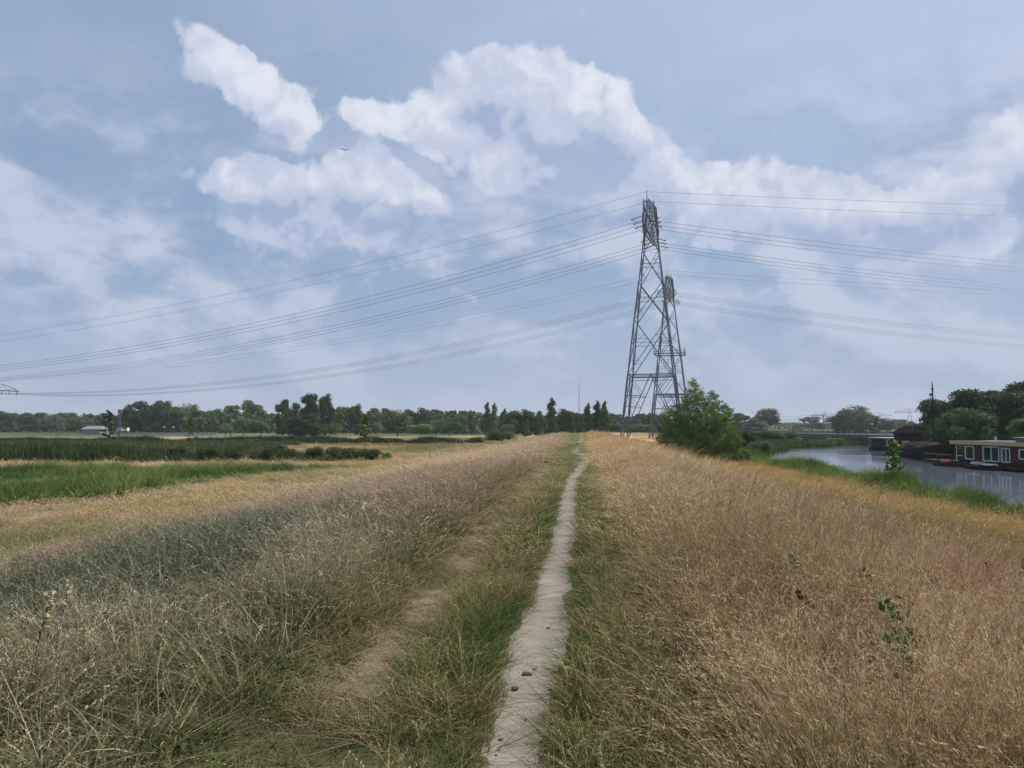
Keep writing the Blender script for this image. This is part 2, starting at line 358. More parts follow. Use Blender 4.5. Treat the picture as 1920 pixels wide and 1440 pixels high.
def region(x, y):
    """stem colour, head colour, height, density, leafiness, lean for grass at x,y"""
    n = len(x); s = S(x, y)
    nA = fbm(x, y, 2.2, 31); nB = fbm(x, y, 7, 41); nC = fbm(x * 2.2, y * .6, 5, 51); nD = fbm(x, y, .8, 61, 3)
    def sharp(v, c=.5, w=.12): return sst(v, c - w, c + w)
    st_ = lambda v, k: np.clip((v - .5) * k + .5, 0, 1)
    nE = st_(fbm(x, y, .5, 65, 3), 1.7); nF = st_(fbm(x, y, 1.3, 69, 3), 1.9)
    # right crest: long straw stems, golden and rusty heads
    far = sst(y, 18, 60)
    st = L3((.36, .265, .14), (.11, .13, .045), sharp(nF, .52, .1) * .85)
    hd = L3((.60, .425, .27), (.50, .285, .205), sharp(.65 * nB + .35 * nF, .48, .12))
    hd = L3(hd, (.70, .56, .37), sharp(nE, .66, .10) * .8)
    hd = L3(hd, (.54, .37, .22), far * .8); st = L3(st, (.42, .29, .15), far * .75)
    H = (.50 + .26 * nB) * (1 - .22 * sst(y, 8, 22)) * (.62 + .40 * nF + .34 * nE); den = .22 + .78 * sharp(nE, .40, .14); leaf = np.full(n, .12); lean = np.full(n, -.50)
    lean = lean - .35 * (nF - .5); lean = np.where(s < 2.2, -.32, lean)
    gr = sharp(.6 * nF + .4 * nB, .62, .06) * (1 - far) * .30; hd = L3(hd, (.30, .29, .13), gr); st = L3(st, (.10, .16, .045), gr)
    # right slope: orange gold with olive patches
    k = sst(s + 2.5 * (nB - .5), 5.6, 7.4)
    st2 = L3((.30, .20, .08), (.13, .15, .035), sharp(nC, .5)); hd2 = L3((.46, .28, .125), (.24, .215, .055), sharp(nC, .5, .1))
    hd2 = L3(hd2, (.50, .29, .16), sharp(fbm(x, y, 4, 77), .6, .08) * .9)
    st = L3(st, st2, k); hd = L3(hd, hd2, k); H = H * (1 - k) + .34 * (.7 + .6 * nF) * k
    # left crest and slope
    kl = sst(-s, 1.3, 1.9)
    near = 1 - sst(y + 6 * (nB - .5), 7, 13)
    stl = L3((.27, .22, .115), (.115, .175, .052), near * .95); hdl = L3((.455, .335, .265), (.62, .51, .36), near)
    stl = L3(stl, (.07, .13, .036), near * sharp(nF, .52, .08) * .8)
    hdl = L3(hdl, (.25, .24, .11), sharp(nA, .58) * .55)
    stl = L3(stl, (.36, .28, .17), sst(y, 20, 60)); hdl = L3(hdl, (.50, .37, .27), sst(y, 16, 50))
    teal = sharp(-s - .12 * (y - 8) + 2.8 * (nB - .5) + 1.2 * (nF - .5), 3.0, .9) * (1 - sharp(-s + 4 * (nA - .5), 8.5, 1.2)) * (1 - sst(y, 15, 22)) * sst(y, 5.5, 7.5)
    stl = L3(stl, (.060, .115, .062), teal * .9); hdl = L3(hdl, (.16, .22, .135), teal * sharp(nE, .45, .2) * .85)
    st = L3(st, stl, kl); hd = L3(hd, hdl, kl); H = H * (1 - kl) + (.50 + .24 * nB) * (1 - .25 * sst(y, 8, 22)) * (.55 + .42 * nF + .42 * nE) * kl
    lean = np.where(s < 0, .08 + .5 * (nF - .5), lean); leaf = np.where(s < -1.3, .46 * near + .2 + .4 * teal, leaf)
    # dark green hollow where the grass has been flattened
    hol = np.exp(-(((x + 3.3) / .85) ** 2 + ((y - 8.7) / .9) ** 2) ** 2) + .8 * np.exp(-(((x + 4.6) / .5) ** 2 + ((y - 6.6) / .5) ** 2) ** 2)
    hol = np.clip(hol, 0, 1); st = L3(st, (.022, .048, .016), hol); hd = L3(hd, (.04, .075, .03), hol * .9); H = H * (1 - .5 * hol); leaf = leaf * (1 - hol) + hol
    # tan lower slope and meadow on the left
    kt = sst(-s + 4 * (nB - .5) + 2 * (nA - .5), 10, 13)
    hdt = L3((.53, .395, .275), (.45, .34, .18), sharp(nC, .55)); stt = L3((.43, .32, .19), (.22, .22, .085), sharp(nB, .56))
    hdt = L3(hdt, (.26, .26, .11), sharp(fbm(x, y, 11, 83), .60, .05) * .7)
    st = L3(st, stt, kt); hd = L3(hd, hdt, kt); H = H * (1 - kt) + .36 * (.6 + .8 * nF) * kt
    # behind the reed band the meadow turns yellow-green in patches
    kb = sst(y, 90, 120) * sst(-s, 18, 24) * sharp(fbm(x, y, 22, 73), .4, .1)
    st = L3(st, (.13, .14, .05), kb * .8); hd = L3(hd, (.26, .24, .10), kb * .8)
    # verge beside the path: shorter, green and straw clumps
    v = (1 - sst(s - .004 * y, .75 + .35 * nB, 1.15 + .5 * nA)) * sst(s + .012 * y, -1.0, -.75)
    v = np.maximum(v, (1 - sst(np.abs(s + 1.1), .35, .85)) * .9)
    v2 = sharp(.55 * nE + .45 * nF + .12 * (s > .45) + .10 * (1 - sst(np.abs(x - path_x(y)), .25, .5)) * -1 + .10 * (s < -.35), .52, .12)
    stv = L3((.085, .155, .034), (.20, .185, .075), v2); hdv = L3((.15, .22, .06), (.50, .39, .21), v2)
    stv = L3(stv, (.085, .14, .035), far * .8); hdv = L3(hdv, (.20, .22, .085), far * .7)
    st = L3(st, stv, v); hd = L3(hd, hdv, v); H = H * (1 - v) + (.17 + .26 * nE) * (1 - .62 * sst(y, 10, 30)) * v; leaf = leaf * (1 - v) + .62 * v
    den = den * (1 - v) + (.45 + .55 * sharp(nE, .42, .1)) * v
    lean = lean * (1 - v)
    # scattered darker green clumps
    gk = sharp(fbm(x, y, 3.1, 93), .66, .05) * (1 - far) * .8
    st = L3(st, (.07, .11, .035), gk)
    # bare path and half-bare wheel track
    d = np.abs(x - path_x(y)) - path_w(y); den = np.where(d < -.015 + .20 * (nD - .5), 0, den); H = H * (.55 + .45 * sst(d, -.03, .2))
    tr = 1 - sst(np.abs(s + 1.12 + .3 * (nA - .5)), .13, .29); tr = tr * sharp(.6 * nF + .4 * nE, .47, .08) * (y < 34); H = H * (1 - .45 * (1 - sst(np.abs(s + 1.12), .3, .6)))
    den = den * (1 - .93 * tr); H = H * (1 - .6 * tr)
    dk_ = np.where(s > 1.1, .80, .68) + .22 * sst(y, 7, 40); st = st * dk_[:, None] * .92; hd = hd * dk_[:, None]  # grass colour darkened towards the viewer, foreground shade put into stems and heads
    return st, hd, H, den, leaf, lean, tr
# ---- terrain mesh, finer where it is near or shaped
def geo(a, b, n): return list(np.geomspace(a, b, n))
xs = np.unique(np.round(np.concatenate([-np.array(geo(200, 3600, 14)), np.arange(-200, -24, 4), np.arange(-24, -3, .5), np.arange(-3, 5, .09), np.arange(5, 24, .45), np.arange(24, 150, 1.6), np.array(geo(150, 3600, 16))]), 3))
ys = np.unique(np.round(np.concatenate([-np.array(geo(30, 430, 8)), np.arange(-30, 0, 2), np.arange(0, 18, .13), np.arange(18, 60, .6), np.arange(60, 360, 2.6), np.array(geo(362, 4100, 18))]), 3))
GX, GY = np.meshgrid(xs, ys); gx = GX.ravel(); gy = GY.ravel(); gz = hgt(gx, gy)
nx, ny = len(xs), len(ys); idx = np.arange(nx * ny).reshape(ny, nx)
Fq = np.stack([idx[:-1, :-1], idx[:-1, 1:], idx[1:, 1:], idx[1:, :-1]], -1).reshape(-1, 4)
me = np_mesh('ground', np.stack([gx, gy, gz], 1), Fq, True)
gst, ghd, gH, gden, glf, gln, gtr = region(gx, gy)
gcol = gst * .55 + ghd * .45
gs = S(gx, gy)
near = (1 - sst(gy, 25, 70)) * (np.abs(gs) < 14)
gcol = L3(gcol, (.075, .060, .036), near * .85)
gp = in_poly(gx + (fbm(gx, gy, 5, 33) - .5) * 7, gy + (fbm(gx, gy, 5, 34) - .5) * 7, GREEN_POLY); gcol[gp] = (.055, .095, .028)
soil = np.clip(gtr, 0, 1) * (gy < 45); gcol = L3(gcol, (.21, .165, .125), soil)
pw = 1 - sst(np.abs(gx - path_x(gy)) - path_w(gy), -.03, .05); pw = pw * (gy < 200) * (gy > -30); gcol = L3(gcol, (.25, .20, .155), pw)
lb_ = np.interp(gy, _LB[:, 0], _LB[:, 1]); rb_ = np.interp(gy, _RB[:, 0], _RB[:, 1])
ban = (gx > lb_ - 3.5) & (gx < rb_ + 4) & (gy < 275) & (gy > -380); gcol[ban] = (.05, .07, .028)
rgt = (gx >= rb_ + 4) & (gy < 420); gcol[rgt] = (.055, .09, .03)
emb_ = (gx > 8) & (gx < 48) & (gy > 215) & (gy < 420); gcol[emb_] = L3((.50, .345, .19), (.42, .29, .14), sst(np.sin(gy * .45 + gx * .12), -.2, .6))[emb_] if emb_.any() else gcol[emb_]
lm = sst(gy, 95, 130) * sst(-gs, 14, 26); gcol = L3(gcol, (.11, .12, .055), lm * sst(fbm(gx, gy, 22, 73), .3, .5)); bz = (gx > 60) & (gy > 205) & (gy < 420) & (gx < 400); gcol[bz] = (.05, .08, .03); farg = sst(np.hypot(gx, gy), 300, 380); fg = L3((.045, .065, .03), (.12, .13, .06), sst(fbm(gx, gy, 180, 71), .5, .62)); gcol = gcol * (1 - farg[:, None]) + fg * farg[:, None]
set_attr(me, 'zone', gcol)
def ground_mat():
    m, g = mat_new('meadow_soil'); b = g.node('ShaderNodeBsdfPrincipled'); t = g.node('ShaderNodeTexCoord')
    z = g.node('ShaderNodeAttribute', attribute_name='zone').outputs['Color']
    n = g.noise(t.outputs['Object'], 9, 8, .7); n2 = g.noise(t.outputs['Object'], .35, 6, .65)
    k = g.m('ADD', g.m('MULTIPLY', n, .75), g.m('MULTIPLY', n2, .5)); k = g.m('ADD', k, .38)
    c = g.v('SCALE', z, scale=k)
    g.put(b.inputs['Base Color'], c); b.inputs['Roughness'].default_value = .95; b.inputs['Specular IOR Level'].default_value = .1
    bp = g.node('ShaderNodeBump'); bp.inputs['Strength'].default_value = .6; bp.inputs['Distance'].default_value = .04
    g.put(bp.inputs['Height'], n); g.l.new(bp.outputs[0], b.inputs['Normal']); finish(g, b.outputs[0]); return m
tag(mesh_obj('ground', me, ground_mat()), kind='structure')

# ---- path sheet
yy = np.unique(np.concatenate([np.arange(-6, 20, .06), np.arange(20, 70, .25), np.arange(70, 200, 1.2)])); uu = np.linspace(-1, 1, 15)
PY, PU = np.meshgrid(yy, uu, indexing='ij'); PX = path_x(PY) + PU * (path_w(PY) + .14)
edge = sst(np.abs(PU), .72, 1)
PZ = np.full_like(PX, -.022) + (fbm(PX, PY, .25, 27, 4) - .5) * .016 + (fbm(PX, PY, 1.7, 29) - .5) * .02 - edge * .03 + .012 * PU ** 2
ii = np.arange(PX.size).reshape(PX.shape); FF = np.stack([ii[:-1, :-1], ii[1:, :-1], ii[1:, 1:], ii[:-1, 1:]], -1).reshape(-1, 4)[:, ::-1]
pm = np_mesh('path', np.stack([PX.ravel(), PY.ravel(), PZ.ravel()], 1), FF, True)
def path_mat():
    m, g = mat_new('trodden_sand'); b = g.node('ShaderNodeBsdfPrincipled'); t = g.node('ShaderNodeTexCoord'); o = t.outputs['Object']
    a = g.noise(o, 2.2, 7, .65); f = g.noise(o, 45, 6, .7); sp = g.noise(o, 120, 3, .6)
    c = g.mix(g.ss(a, .35, .68), (.315, .28, .235), (.24, .21, .172)); c = g.mix(g.m('MULTIPLY', g.ss(f, .52, .72), .5), c, (.25, .20, .165))
    c = g.mix(g.m('MULTIPLY', g.ss(sp, .66, .74), .7), c, (.10, .08, .06))
    g.put(b.inputs['Base Color'], c); b.inputs['Roughness'].default_value = .95; b.inputs['Specular IOR Level'].default_value = .15
    h = g.m('ADD', f, g.m('MULTIPLY', g.noise(o, 11, 6, .65), 1.6))
    bp = g.node('ShaderNodeBump'); bp.inputs['Strength'].default_value = .5; bp.inputs['Distance'].default_value = .02
    g.put(bp.inputs['Height'], h); g.l.new(bp.outputs[0], b.inputs['Normal']); finish(g, b.outputs[0]); return m
tag(mesh_obj('path', pm, path_mat()), kind='structure')

# ---- water
def water_mat():
    m, g = mat_new('river_water'); b = g.node('ShaderNodeBsdfPrincipled'); t = g.node('ShaderNodeTexCoord'); o = t.outputs['Object']
    g.put(b.inputs['Base Color'], (.12, .15, .19)); b.inputs['Roughness'].default_value = .04; b.inputs['IOR'].default_value = 1.333
    mp = g.node('ShaderNodeMapping'); mp.inputs['Scale'].default_value = (.7, 1.5, 1); mp.inputs['Rotation'].default_value = (0, 0, .3); g.l.new(o, mp.inputs[0])
    h = g.m('ADD', g.noise(mp.outputs[0], 1.5, 4, .6), g.m('MULTIPLY', g.noise(mp.outputs[0], .22, 3, .5), 2.2))
    # gusts: some patches are ruffled, some nearly smooth
    gust = g.ss(g.noise(mp.outputs[0], .05, 3, .5), .38, .62, .18, 1.0)
    bp = g.node('ShaderNodeBump'); g.put(bp.inputs['Strength'], g.m('MULTIPLY', gust, .15)); bp.inputs['Distance'].default_value = .12
    g.put(bp.inputs['Height'], h); g.l.new(bp.outputs[0], b.inputs['Normal']); finish(g, b.outputs[0]); return m
wm = MB(); wm.add([(-20, -395, WATER_Z), (150, -395, WATER_Z), (150, 275, WATER_Z), (-20, 275, WATER_Z)], [(0, 1, 2, 3)])
wm = MB(); ysw = [-380, 0, 60, 100, 118, 136, 150, 165, 180, 192, 198, 215, 230, 250, 262, 268]
wv = []; 
for yq in ysw: wv += [(float(np.interp(yq, _LB[:, 0], _LB[:, 1])) - 2.5, yq, WATER_Z), (float(np.interp(yq, _RB[:, 0], _RB[:, 1])) + 2.5, yq, WATER_Z)]
wm.add(wv, [(2 * i, 2 * i + 1, 2 * i + 3, 2 * i + 2) for i in range(len(ysw) - 1)])
tag(wm.build('water', water_mat()), kind='structure')

# ================================================================ GRASS (one object per sort of growth, tufts spread over the ground)
proto_col = bpy.data.collections.new('grass_tufts')
def tuft(n, rad, H, W, segs=3, bend=.35, head=0, hw=.010, hl=.14, stemfrac=0.0, droop=.0, seed=0, out=.25):
    """n blades or stems in a clump; head: number of spikelets on each flowering stem"""
    r = np.random.default_rng(seed); V = []; F = []; A = []
    for i in range(n):
        isst = r.random() < stemfrac; a = r.random() * 2 * np.pi; rr = rad * np.sqrt(r.random()); bx, by = rr * np.cos(a), rr * np.sin(a)
        L = H * (r.uniform(.55, 1.10) if isst else r.uniform(.35, .85)); yaw = r.random() * 2 * np.pi
        dx, dy = np.cos(a) * out * rr / max(rad, 1e-6) + np.cos(yaw) * .12, np.sin(a) * out * rr / max(rad, 1e-6) + np.sin(yaw) * .12
        b = bend * r.uniform(.3, 1.4) * (.45 if isst else 1.0); w = W * r.uniform(.7, 1.2) * (.55 if isst else 1.0)
        sa = r.random() * np.pi; sx, sy = np.cos(sa), np.sin(sa); rv = r.random(); dry = 1.0 if (r.random() < .22) else r.random() * .25
        bdx, bdy = np.cos(yaw), np.sin(yaw)
        def P(u):
            return np.array([bx + dx * L * u + bdx * b * L * u ** 2.2, by + dy * L * u + bdy * b * L * u ** 2.2, L * u * (1 - .28 * b * u)])
        b0 = len(V); k = segs
        for j in range(k + 1):
            u = j / k; p = P(u); ww = w * (1 - u) ** .6 if not isst else w * (1 - .5 * u)
            t = u * .55 if isst else u * .35
            if j == k and not isst: V.append(p); A.append((t, rv, dry))
            else:
                V.append(p - np.array([sx, sy, 0]) * ww); V.append(p + np.array([sx, sy, 0]) * ww); A += [(t, rv, dry)] * 2
        for j in range(k):
            q = b0 + 2 * j
            if j == k - 1 and not isst: F.append((q, q + 1, q + 2, q + 2))
            else: F.append((q, q + 1, q + 3, q + 2))
        if isst and head:
            tip = P(1.0); d0 = P(1.0) - P(.9); d0 /= np.linalg.norm(d0); hrv = r.uniform(.2, 1)
            hlen = hl * r.uniform(.7, 1.25)
            for j in range(head):
                u = (j + .5) / head; dr = np.array([bdx, bdy, 0]) * droop * u * u * hlen * 1.2; c = tip + d0 * hlen * (u - .35) + dr + np.array([0, 0, -droop * .7 * u * u * hlen])
                an = r.random() * 2 * np.pi; o = np.array([np.cos(an), np.sin(an), r.uniform(.3, 1.1)]); o /= np.linalg.norm(o)
                dd = d0 + np.array([bdx, bdy, -.7]) * droop * u; dd /= np.linalg.norm(dd)
                o = o * .55 + dd; o /= np.linalg.norm(o)
                side = np.cross(o, r.normal(size=3)); side /= np.linalg.norm(side) + 1e-9
                ln = hlen / head * r.uniform(1.3, 2.2); wd = hw * r.uniform(.6, 1.2) * (1 - abs(u - .4) * .8)
                q = len(V); V += [c, c + o * ln * .5 + side * wd, c + o * ln, c + o * ln * .5 - side * wd]
                F.append((q, q + 1, q + 2, q + 3)); A += [(1.0, hrv * .8 + .2 * r.random(), dry * .3)] * 4
    me = bpy.data.meshes.new('tuft'); me.from_pydata([tuple(map(float, v)) for v in V], [], [tuple(dict.fromkeys(f)) for f in F]); me.update()
    set_attr(me, 'tc', np.array(A, float)); me.materials.append(MT['grass']); return me
protos = []
def proto(me):
    o = bpy.data.objects.new('tuft_%02d' % len(protos), me); proto_col.objects.link(o); protos.append(o); return len(protos) - 1
# 0-3 near flowering grass; 4-6 near leafy; 7-9 middle flowering; 10-11 middle leafy; 12-14 far patches; 15-17 reeds; 18-19 far reed patches
for i in range(2): proto(tuft(14, .10, 1.0, .0042, 4, .20, 15, .0054, .16, .66, .5 + .6 * (i % 2), 10 + i))
for i in range(2): proto(tuft(22, .11, 1.0, .0034, 4, .30, 12, .0030, .20, .88, .30 + .4 * (i % 2), 12 + i))
for i in range(3): proto(tuft(24, .10, 1.0, .0058, 4, .42, 0, 0, 0, .0, 0, 20 + i, .3))
proto(tuft(18, .17, 1.0, .008, 3, .30, 8, .0115, .18, .65, .5, 30))
for i in range(2): proto(tuft(26, .18, 1.0, .0062, 3, .32, 7, .0070, .20, .82, .4, 31 + i))
for i in range(2): proto(tuft(26, .18, 1.0, .010, 3, .6, 0, 0, 0, 0, 0, 40 + i, .5))
for i in range(3): proto(tuft(70, .75, 1.0, .016, 2, .35, 3, .034, .18, .7, .3, 50 + i, .1))
for i in range(3): proto(tuft(12, .16, 1.0, .013, 5, .55, 0, 0, 0, 0, 0, 60 + i, .25))
for i in range(2): proto(tuft(60, .9, 1.0, .035, 3, .4, 0, 0, 0, 0, 0, 70 + i, .1))
def mk_gn(name):
    ng = bpy.data.node_groups.new(name, 'GeometryNodeTree')
    ng.interface.new_socket('Geometry', in_out='INPUT', socket_type='NodeSocketGeometry'); ng.interface.new_socket('Geometry', in_out='OUTPUT', socket_type='NodeSocketGeometry')
    N = ng.nodes; Lk = ng.links; gi = N.new('NodeGroupInput'); go = N.new('NodeGroupOutput')
    m2p = N.new('GeometryNodeMeshToPoints'); iop = N.new('GeometryNodeInstanceOnPoints'); ci = N.new('GeometryNodeCollectionInfo')
    ci.inputs['Collection'].default_value = proto_col; ci.inputs['Separate Children'].default_value = True; ci.inputs['Reset Children'].default_value = True
    def na(nm, t):
        a = N.new('GeometryNodeInputNamedAttribute'); a.data_type = t; a.inputs['Name'].default_value = nm; return [s for s in a.outputs if s.enabled and s.name == 'Attribute'][0]
    Lk.new(gi.outputs[0], m2p.inputs['Mesh']); Lk.new(m2p.outputs[0], iop.inputs['Points']); Lk.new(ci.outputs[0], iop.inputs['Instance'])
    iop.inputs['Pick Instance'].default_value = True
    Lk.new(na('pick', 'INT'), iop.inputs['Instance Index']); Lk.new(na('rot', 'FLOAT_VECTOR'), iop.inputs['Rotation']); Lk.new(na('scl', 'FLOAT_VECTOR'), iop.inputs['Scale'])
    Lk.new(iop.outputs[0], go.inputs[0]); return ng
GN = mk_gn('spread_tufts')
def spread(name, label, cat, x, y, z, scl, pick, lean, st, hd, leany=0.0, jit=.10):
    n = len(x); a = lean + rng.normal(0, jit, n); b = leany + rng.normal(0, jit, n); c = rng.random(n) * 2 * np.pi
    # R = Ry(a) Rx(b) Rz(c) -> XYZ euler
    ca, sa, cb, sb, cc, sc_ = np.cos(a), np.sin(a), np.cos(b), np.sin(b), np.cos(c), np.sin(c)
    M00 = ca * cc + sa * sb * sc_; M10 = cb * sc_; M20 = -sa * cc + ca * sb * sc_; M21 = sa * sc_ + ca * sb * cc; M22 = ca * cb
    rot = np.stack([np.arctan2(M21, M22), np.arcsin(np.clip(-M20, -1, 1)), np.arctan2(M10, M00)], 1)
    me = bpy.data.meshes.new(name); me.vertices.add(n); me.vertices.foreach_set('co', np.stack([x, y, z], 1).astype(np.float32).ravel())
    set_attr(me, 'rot', rot, 'FLOAT_VECTOR'); set_attr(me, 'scl', scl, 'FLOAT_VECTOR'); set_attr(me, 'pick', pick, 'INT')
    set_attr(me, 'cola', st, 'FLOAT_VECTOR'); set_attr(me, 'colb', hd, 'FLOAT_VECTOR'); me.update()
    o = bpy.data.objects.new(name, me); col.objects.link(o); md = o.modifiers.new('spread', 'NODES'); md.node_group = GN
    tag(o, label, cat, kind='stuff'); print(name, n); return o
def wedge(D0, D1, dens, extra=3.0, k=.80):
    area = k * (D1 ** 2 - D0 ** 2) + 2 * extra * (D1 - D0); n = int(area * dens)
    D = np.sqrt(rng.random(n) * (D1 ** 2 - D0 ** 2) + D0 ** 2); x = (rng.random(n) * 2 - 1) * (k * D + extra); return x, D
def field(name, label, D0, D1, dens, stems, leafs, wscale, smin=-400, smax=23.5, jit=.10, hmul=1.0):
    x, y = wedge(D0, D1, dens); s = S(x, y); lb = np.interp(y, _LB[:, 0], _LB[:, 1])
    keep = (s > smin) & (x < lb - 1.0) & (s < smax) & ~in_poly(x + (fbm(x, y, 5, 33) - .5) * 7, y + (fbm(x, y, 5, 34) - .5) * 7, GREEN_POLY); x = x[keep]; y = y[keep]
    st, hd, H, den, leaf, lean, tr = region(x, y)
    keep = rng.random(len(x)) < den; x, y, st, hd, H, leaf, lean = x[keep], y[keep], st[keep], hd[keep], H[keep], leaf[keep], lean[keep]
    n = len(x); isl = rng.random(n) < leaf
    pick = np.where(isl, rng.integers(leafs[0], leafs[1], n), np.where(S(x, y) > .9, rng.integers(stems[0] + (2 if stems[0] == 0 else 1), stems[1], n), rng.integers(stems[0], stems[1] - (1 if stems[0] < 8 else 0), n))) if stems[0] < 12 else np.where(isl, rng.integers(leafs[0], leafs[1], n), rng.integers(stems[0], stems[1], n))
    h = H * hmul * np.where(isl, rng.uniform(.6, .95, n), rng.uniform(.75, 1.15, n)); w = wscale * rng.uniform(.8, 1.3, n) * np.where(H < .4, .8, 1); dp = np.abs(x - path_x(y)) - path_w(y); sh_ = .38 + .62 * sst(dp, 0, .30); w = w * sh_; h = h * (.42 + .58 * sst(dp, .0, .24))
    br = rng.uniform(.80, 1.2, (n, 1)); wr = rng.normal(0, .025, (n, 3)) + 1
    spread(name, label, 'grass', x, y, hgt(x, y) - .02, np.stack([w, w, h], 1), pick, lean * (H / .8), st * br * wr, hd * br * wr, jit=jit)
field('near_grass', 'long dry and green flowering grass around the viewer on the dike', 1.3, 9.0, 112, (0, 4), (4, 7), 1.0)
field('crest_grass', 'pinkish seeded grass swaying on both sides of the trodden path', 9.0, 30.0, 36, (7, 10), (10, 12), 1.0)
field('slope_grass', 'tan and orange grass covering the far slopes of the dike', 30.0, 75.0, 9, (7, 10), (10, 12), 1.9)
field('meadow_grass', 'straw coloured grass in the low meadow beyond the reeds', 75.0, 200.0, .85, (12, 15), (12, 15), 1.35, hmul=.85)
# second pass: short understorey near the viewer so that no soil shows in the tall grass
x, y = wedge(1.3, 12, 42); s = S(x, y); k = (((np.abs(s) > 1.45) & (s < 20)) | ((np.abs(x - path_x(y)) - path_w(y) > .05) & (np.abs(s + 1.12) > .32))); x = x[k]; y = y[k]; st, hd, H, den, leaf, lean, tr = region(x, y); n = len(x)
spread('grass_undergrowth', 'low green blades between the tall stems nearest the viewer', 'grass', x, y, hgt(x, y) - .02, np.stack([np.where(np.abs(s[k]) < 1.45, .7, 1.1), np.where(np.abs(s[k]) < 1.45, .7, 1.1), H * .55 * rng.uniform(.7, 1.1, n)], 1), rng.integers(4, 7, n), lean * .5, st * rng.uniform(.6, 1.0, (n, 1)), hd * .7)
# sparse dead short grass on the wheel track
x, y = wedge(1.3, 25, 11, 0, .2); y = np.abs(y); n = len(x); x = .09 * y - .35 - 1.12 + rng.normal(0, .22, n)
spread('track_litter', 'short dead grass lying in the worn wheel track beside the path', 'grass', x, y, hgt(x, y) - .005, np.stack([.5 + 0 * x, .5 + 0 * x, rng.uniform(.03, .09, n)], 1), rng.integers(4, 7, n), 0 * x,
       np.tile((.30, .21, .14), (n, 1)) * rng.uniform(.6, 1.1, (n, 1)), np.tile((.42, .31, .2), (n, 1)), jit=.3)
# green reeds in the wet hollow on the left
def scatter_poly(P, dens, seed):
    r = np.random.default_rng(seed); P_ = np.array(P); x0, y0 = P_.min(0); x1, y1 = P_.max(0); n = int((x1 - x0) * (y1 - y0) * dens)
    x = r.uniform(x0, x1, n); y = r.uniform(y0, y1, n); k = in_poly(x + (fbm(x, y, 5, 33) - .5) * 7, y + (fbm(x, y, 5, 34) - .5) * 7, P); return x[k], y[k]
gp_ = [(-23, 30), (-21.5, 36), (-20.6, 42), (-18.2, 52), (-16.5, 60), (-14, 68), (-20, 66), (-56, 63), (-62, 60), (-40, 20), (-24, 22)]
x, y = scatter_poly(gp_, 11, 4); n = len(x); q = sst(.6 * fbm(x, y * .4, 3, 36) + .4 * fbm(x, y, 9, 35), .42, .6)
spread('green_reeds', 'bright green reeds filling the wet hollow left of the dike', 'reeds', x, y, hgt(x, y), np.stack([1.3 + 0 * x, 1.3 + 0 * x, (.35 + 1.0 * sst(fbm(x, y * .25, 2.5, 37), .3, .7)) * rng.uniform(.65, 1.35, n)], 1), rng.integers(15, 18, n), .12 + 0 * x,
       L3((.055, .10, .028), (.17, .205, .06), q) * rng.uniform(.6, 1.3, (n, 1)), L3((.13, .21, .05), (.30, .34, .11), q) * rng.uniform(.7, 1.3, (n, 1)))
# bank growth along the river
y = rng.uniform(8, 150, 20000); lb = np.interp(y, _LB[:, 0], _LB[:, 1]); x = lb - np.abs(rng.normal(0, 1.15, len(y))) + .35; k = rng.random(len(x)) < sst(fbm(x, y, 2.6, 45), .22, .5); x = x[k]; y = y[k]; n = len(x); q = fbm(x, y, 4, 44)
hh = 1.25 * (.8 + 1.2 * sst(fbm(x, y, 2.2, 46), .35, .7)) * rng.uniform(.7, 1.25, n) * (.75 + .25 * sst(y, 40, 60))
spread('bank_reeds', 'fresh green reeds and sedge along the near river bank', 'reeds', x, y, np.maximum(hgt(x, y), WATER_Z - .25), np.stack([1.2 + 0 * x, 1.2 + 0 * x, hh], 1), rng.integers(15, 18, n), -.08 + 0 * x,
       L3((.07, .13, .03), (.14, .22, .045), sst(q, .4, .6)) * rng.uniform(.7, 1.2, (n, 1)), L3((.11, .21, .045), (.23, .33, .08), sst(q, .4, .6)))
# reed headland in front of the bridge
def strip(P, dens, seed): return scatter_poly(P, dens, seed)
HL = [(36, 118), (44, 136), (51, 150), (60, 166), (73, 181), (84.5, 193), (88, 199), (84, 207), (70, 205), (52, 196), (42, 176), (34, 150), (30, 125)]
x, y = strip(HL, 1.6, 8); n = len(x); q = sst(fbm(x, y, 14, 48), .4, .6)
spread('headland_reeds', 'tall green reed bed on the headland before the bridge', 'reeds', x, y, np.maximum(hgt(x, y), WATER_Z - .1), np.stack([1.1 + 0 * x, 1.1 + 0 * x, rng.uniform(1.6, 2.4, n) * (.75 + .25 * sst(y, 150, 180))], 1), rng.integers(18, 20, n), -.05 + 0 * x,
       L3((.055, .095, .035), (.08, .13, .04), q) * rng.uniform(.8, 1.15, (n, 1)), L3((.09, .15, .05), (.13, .19, .07), q))
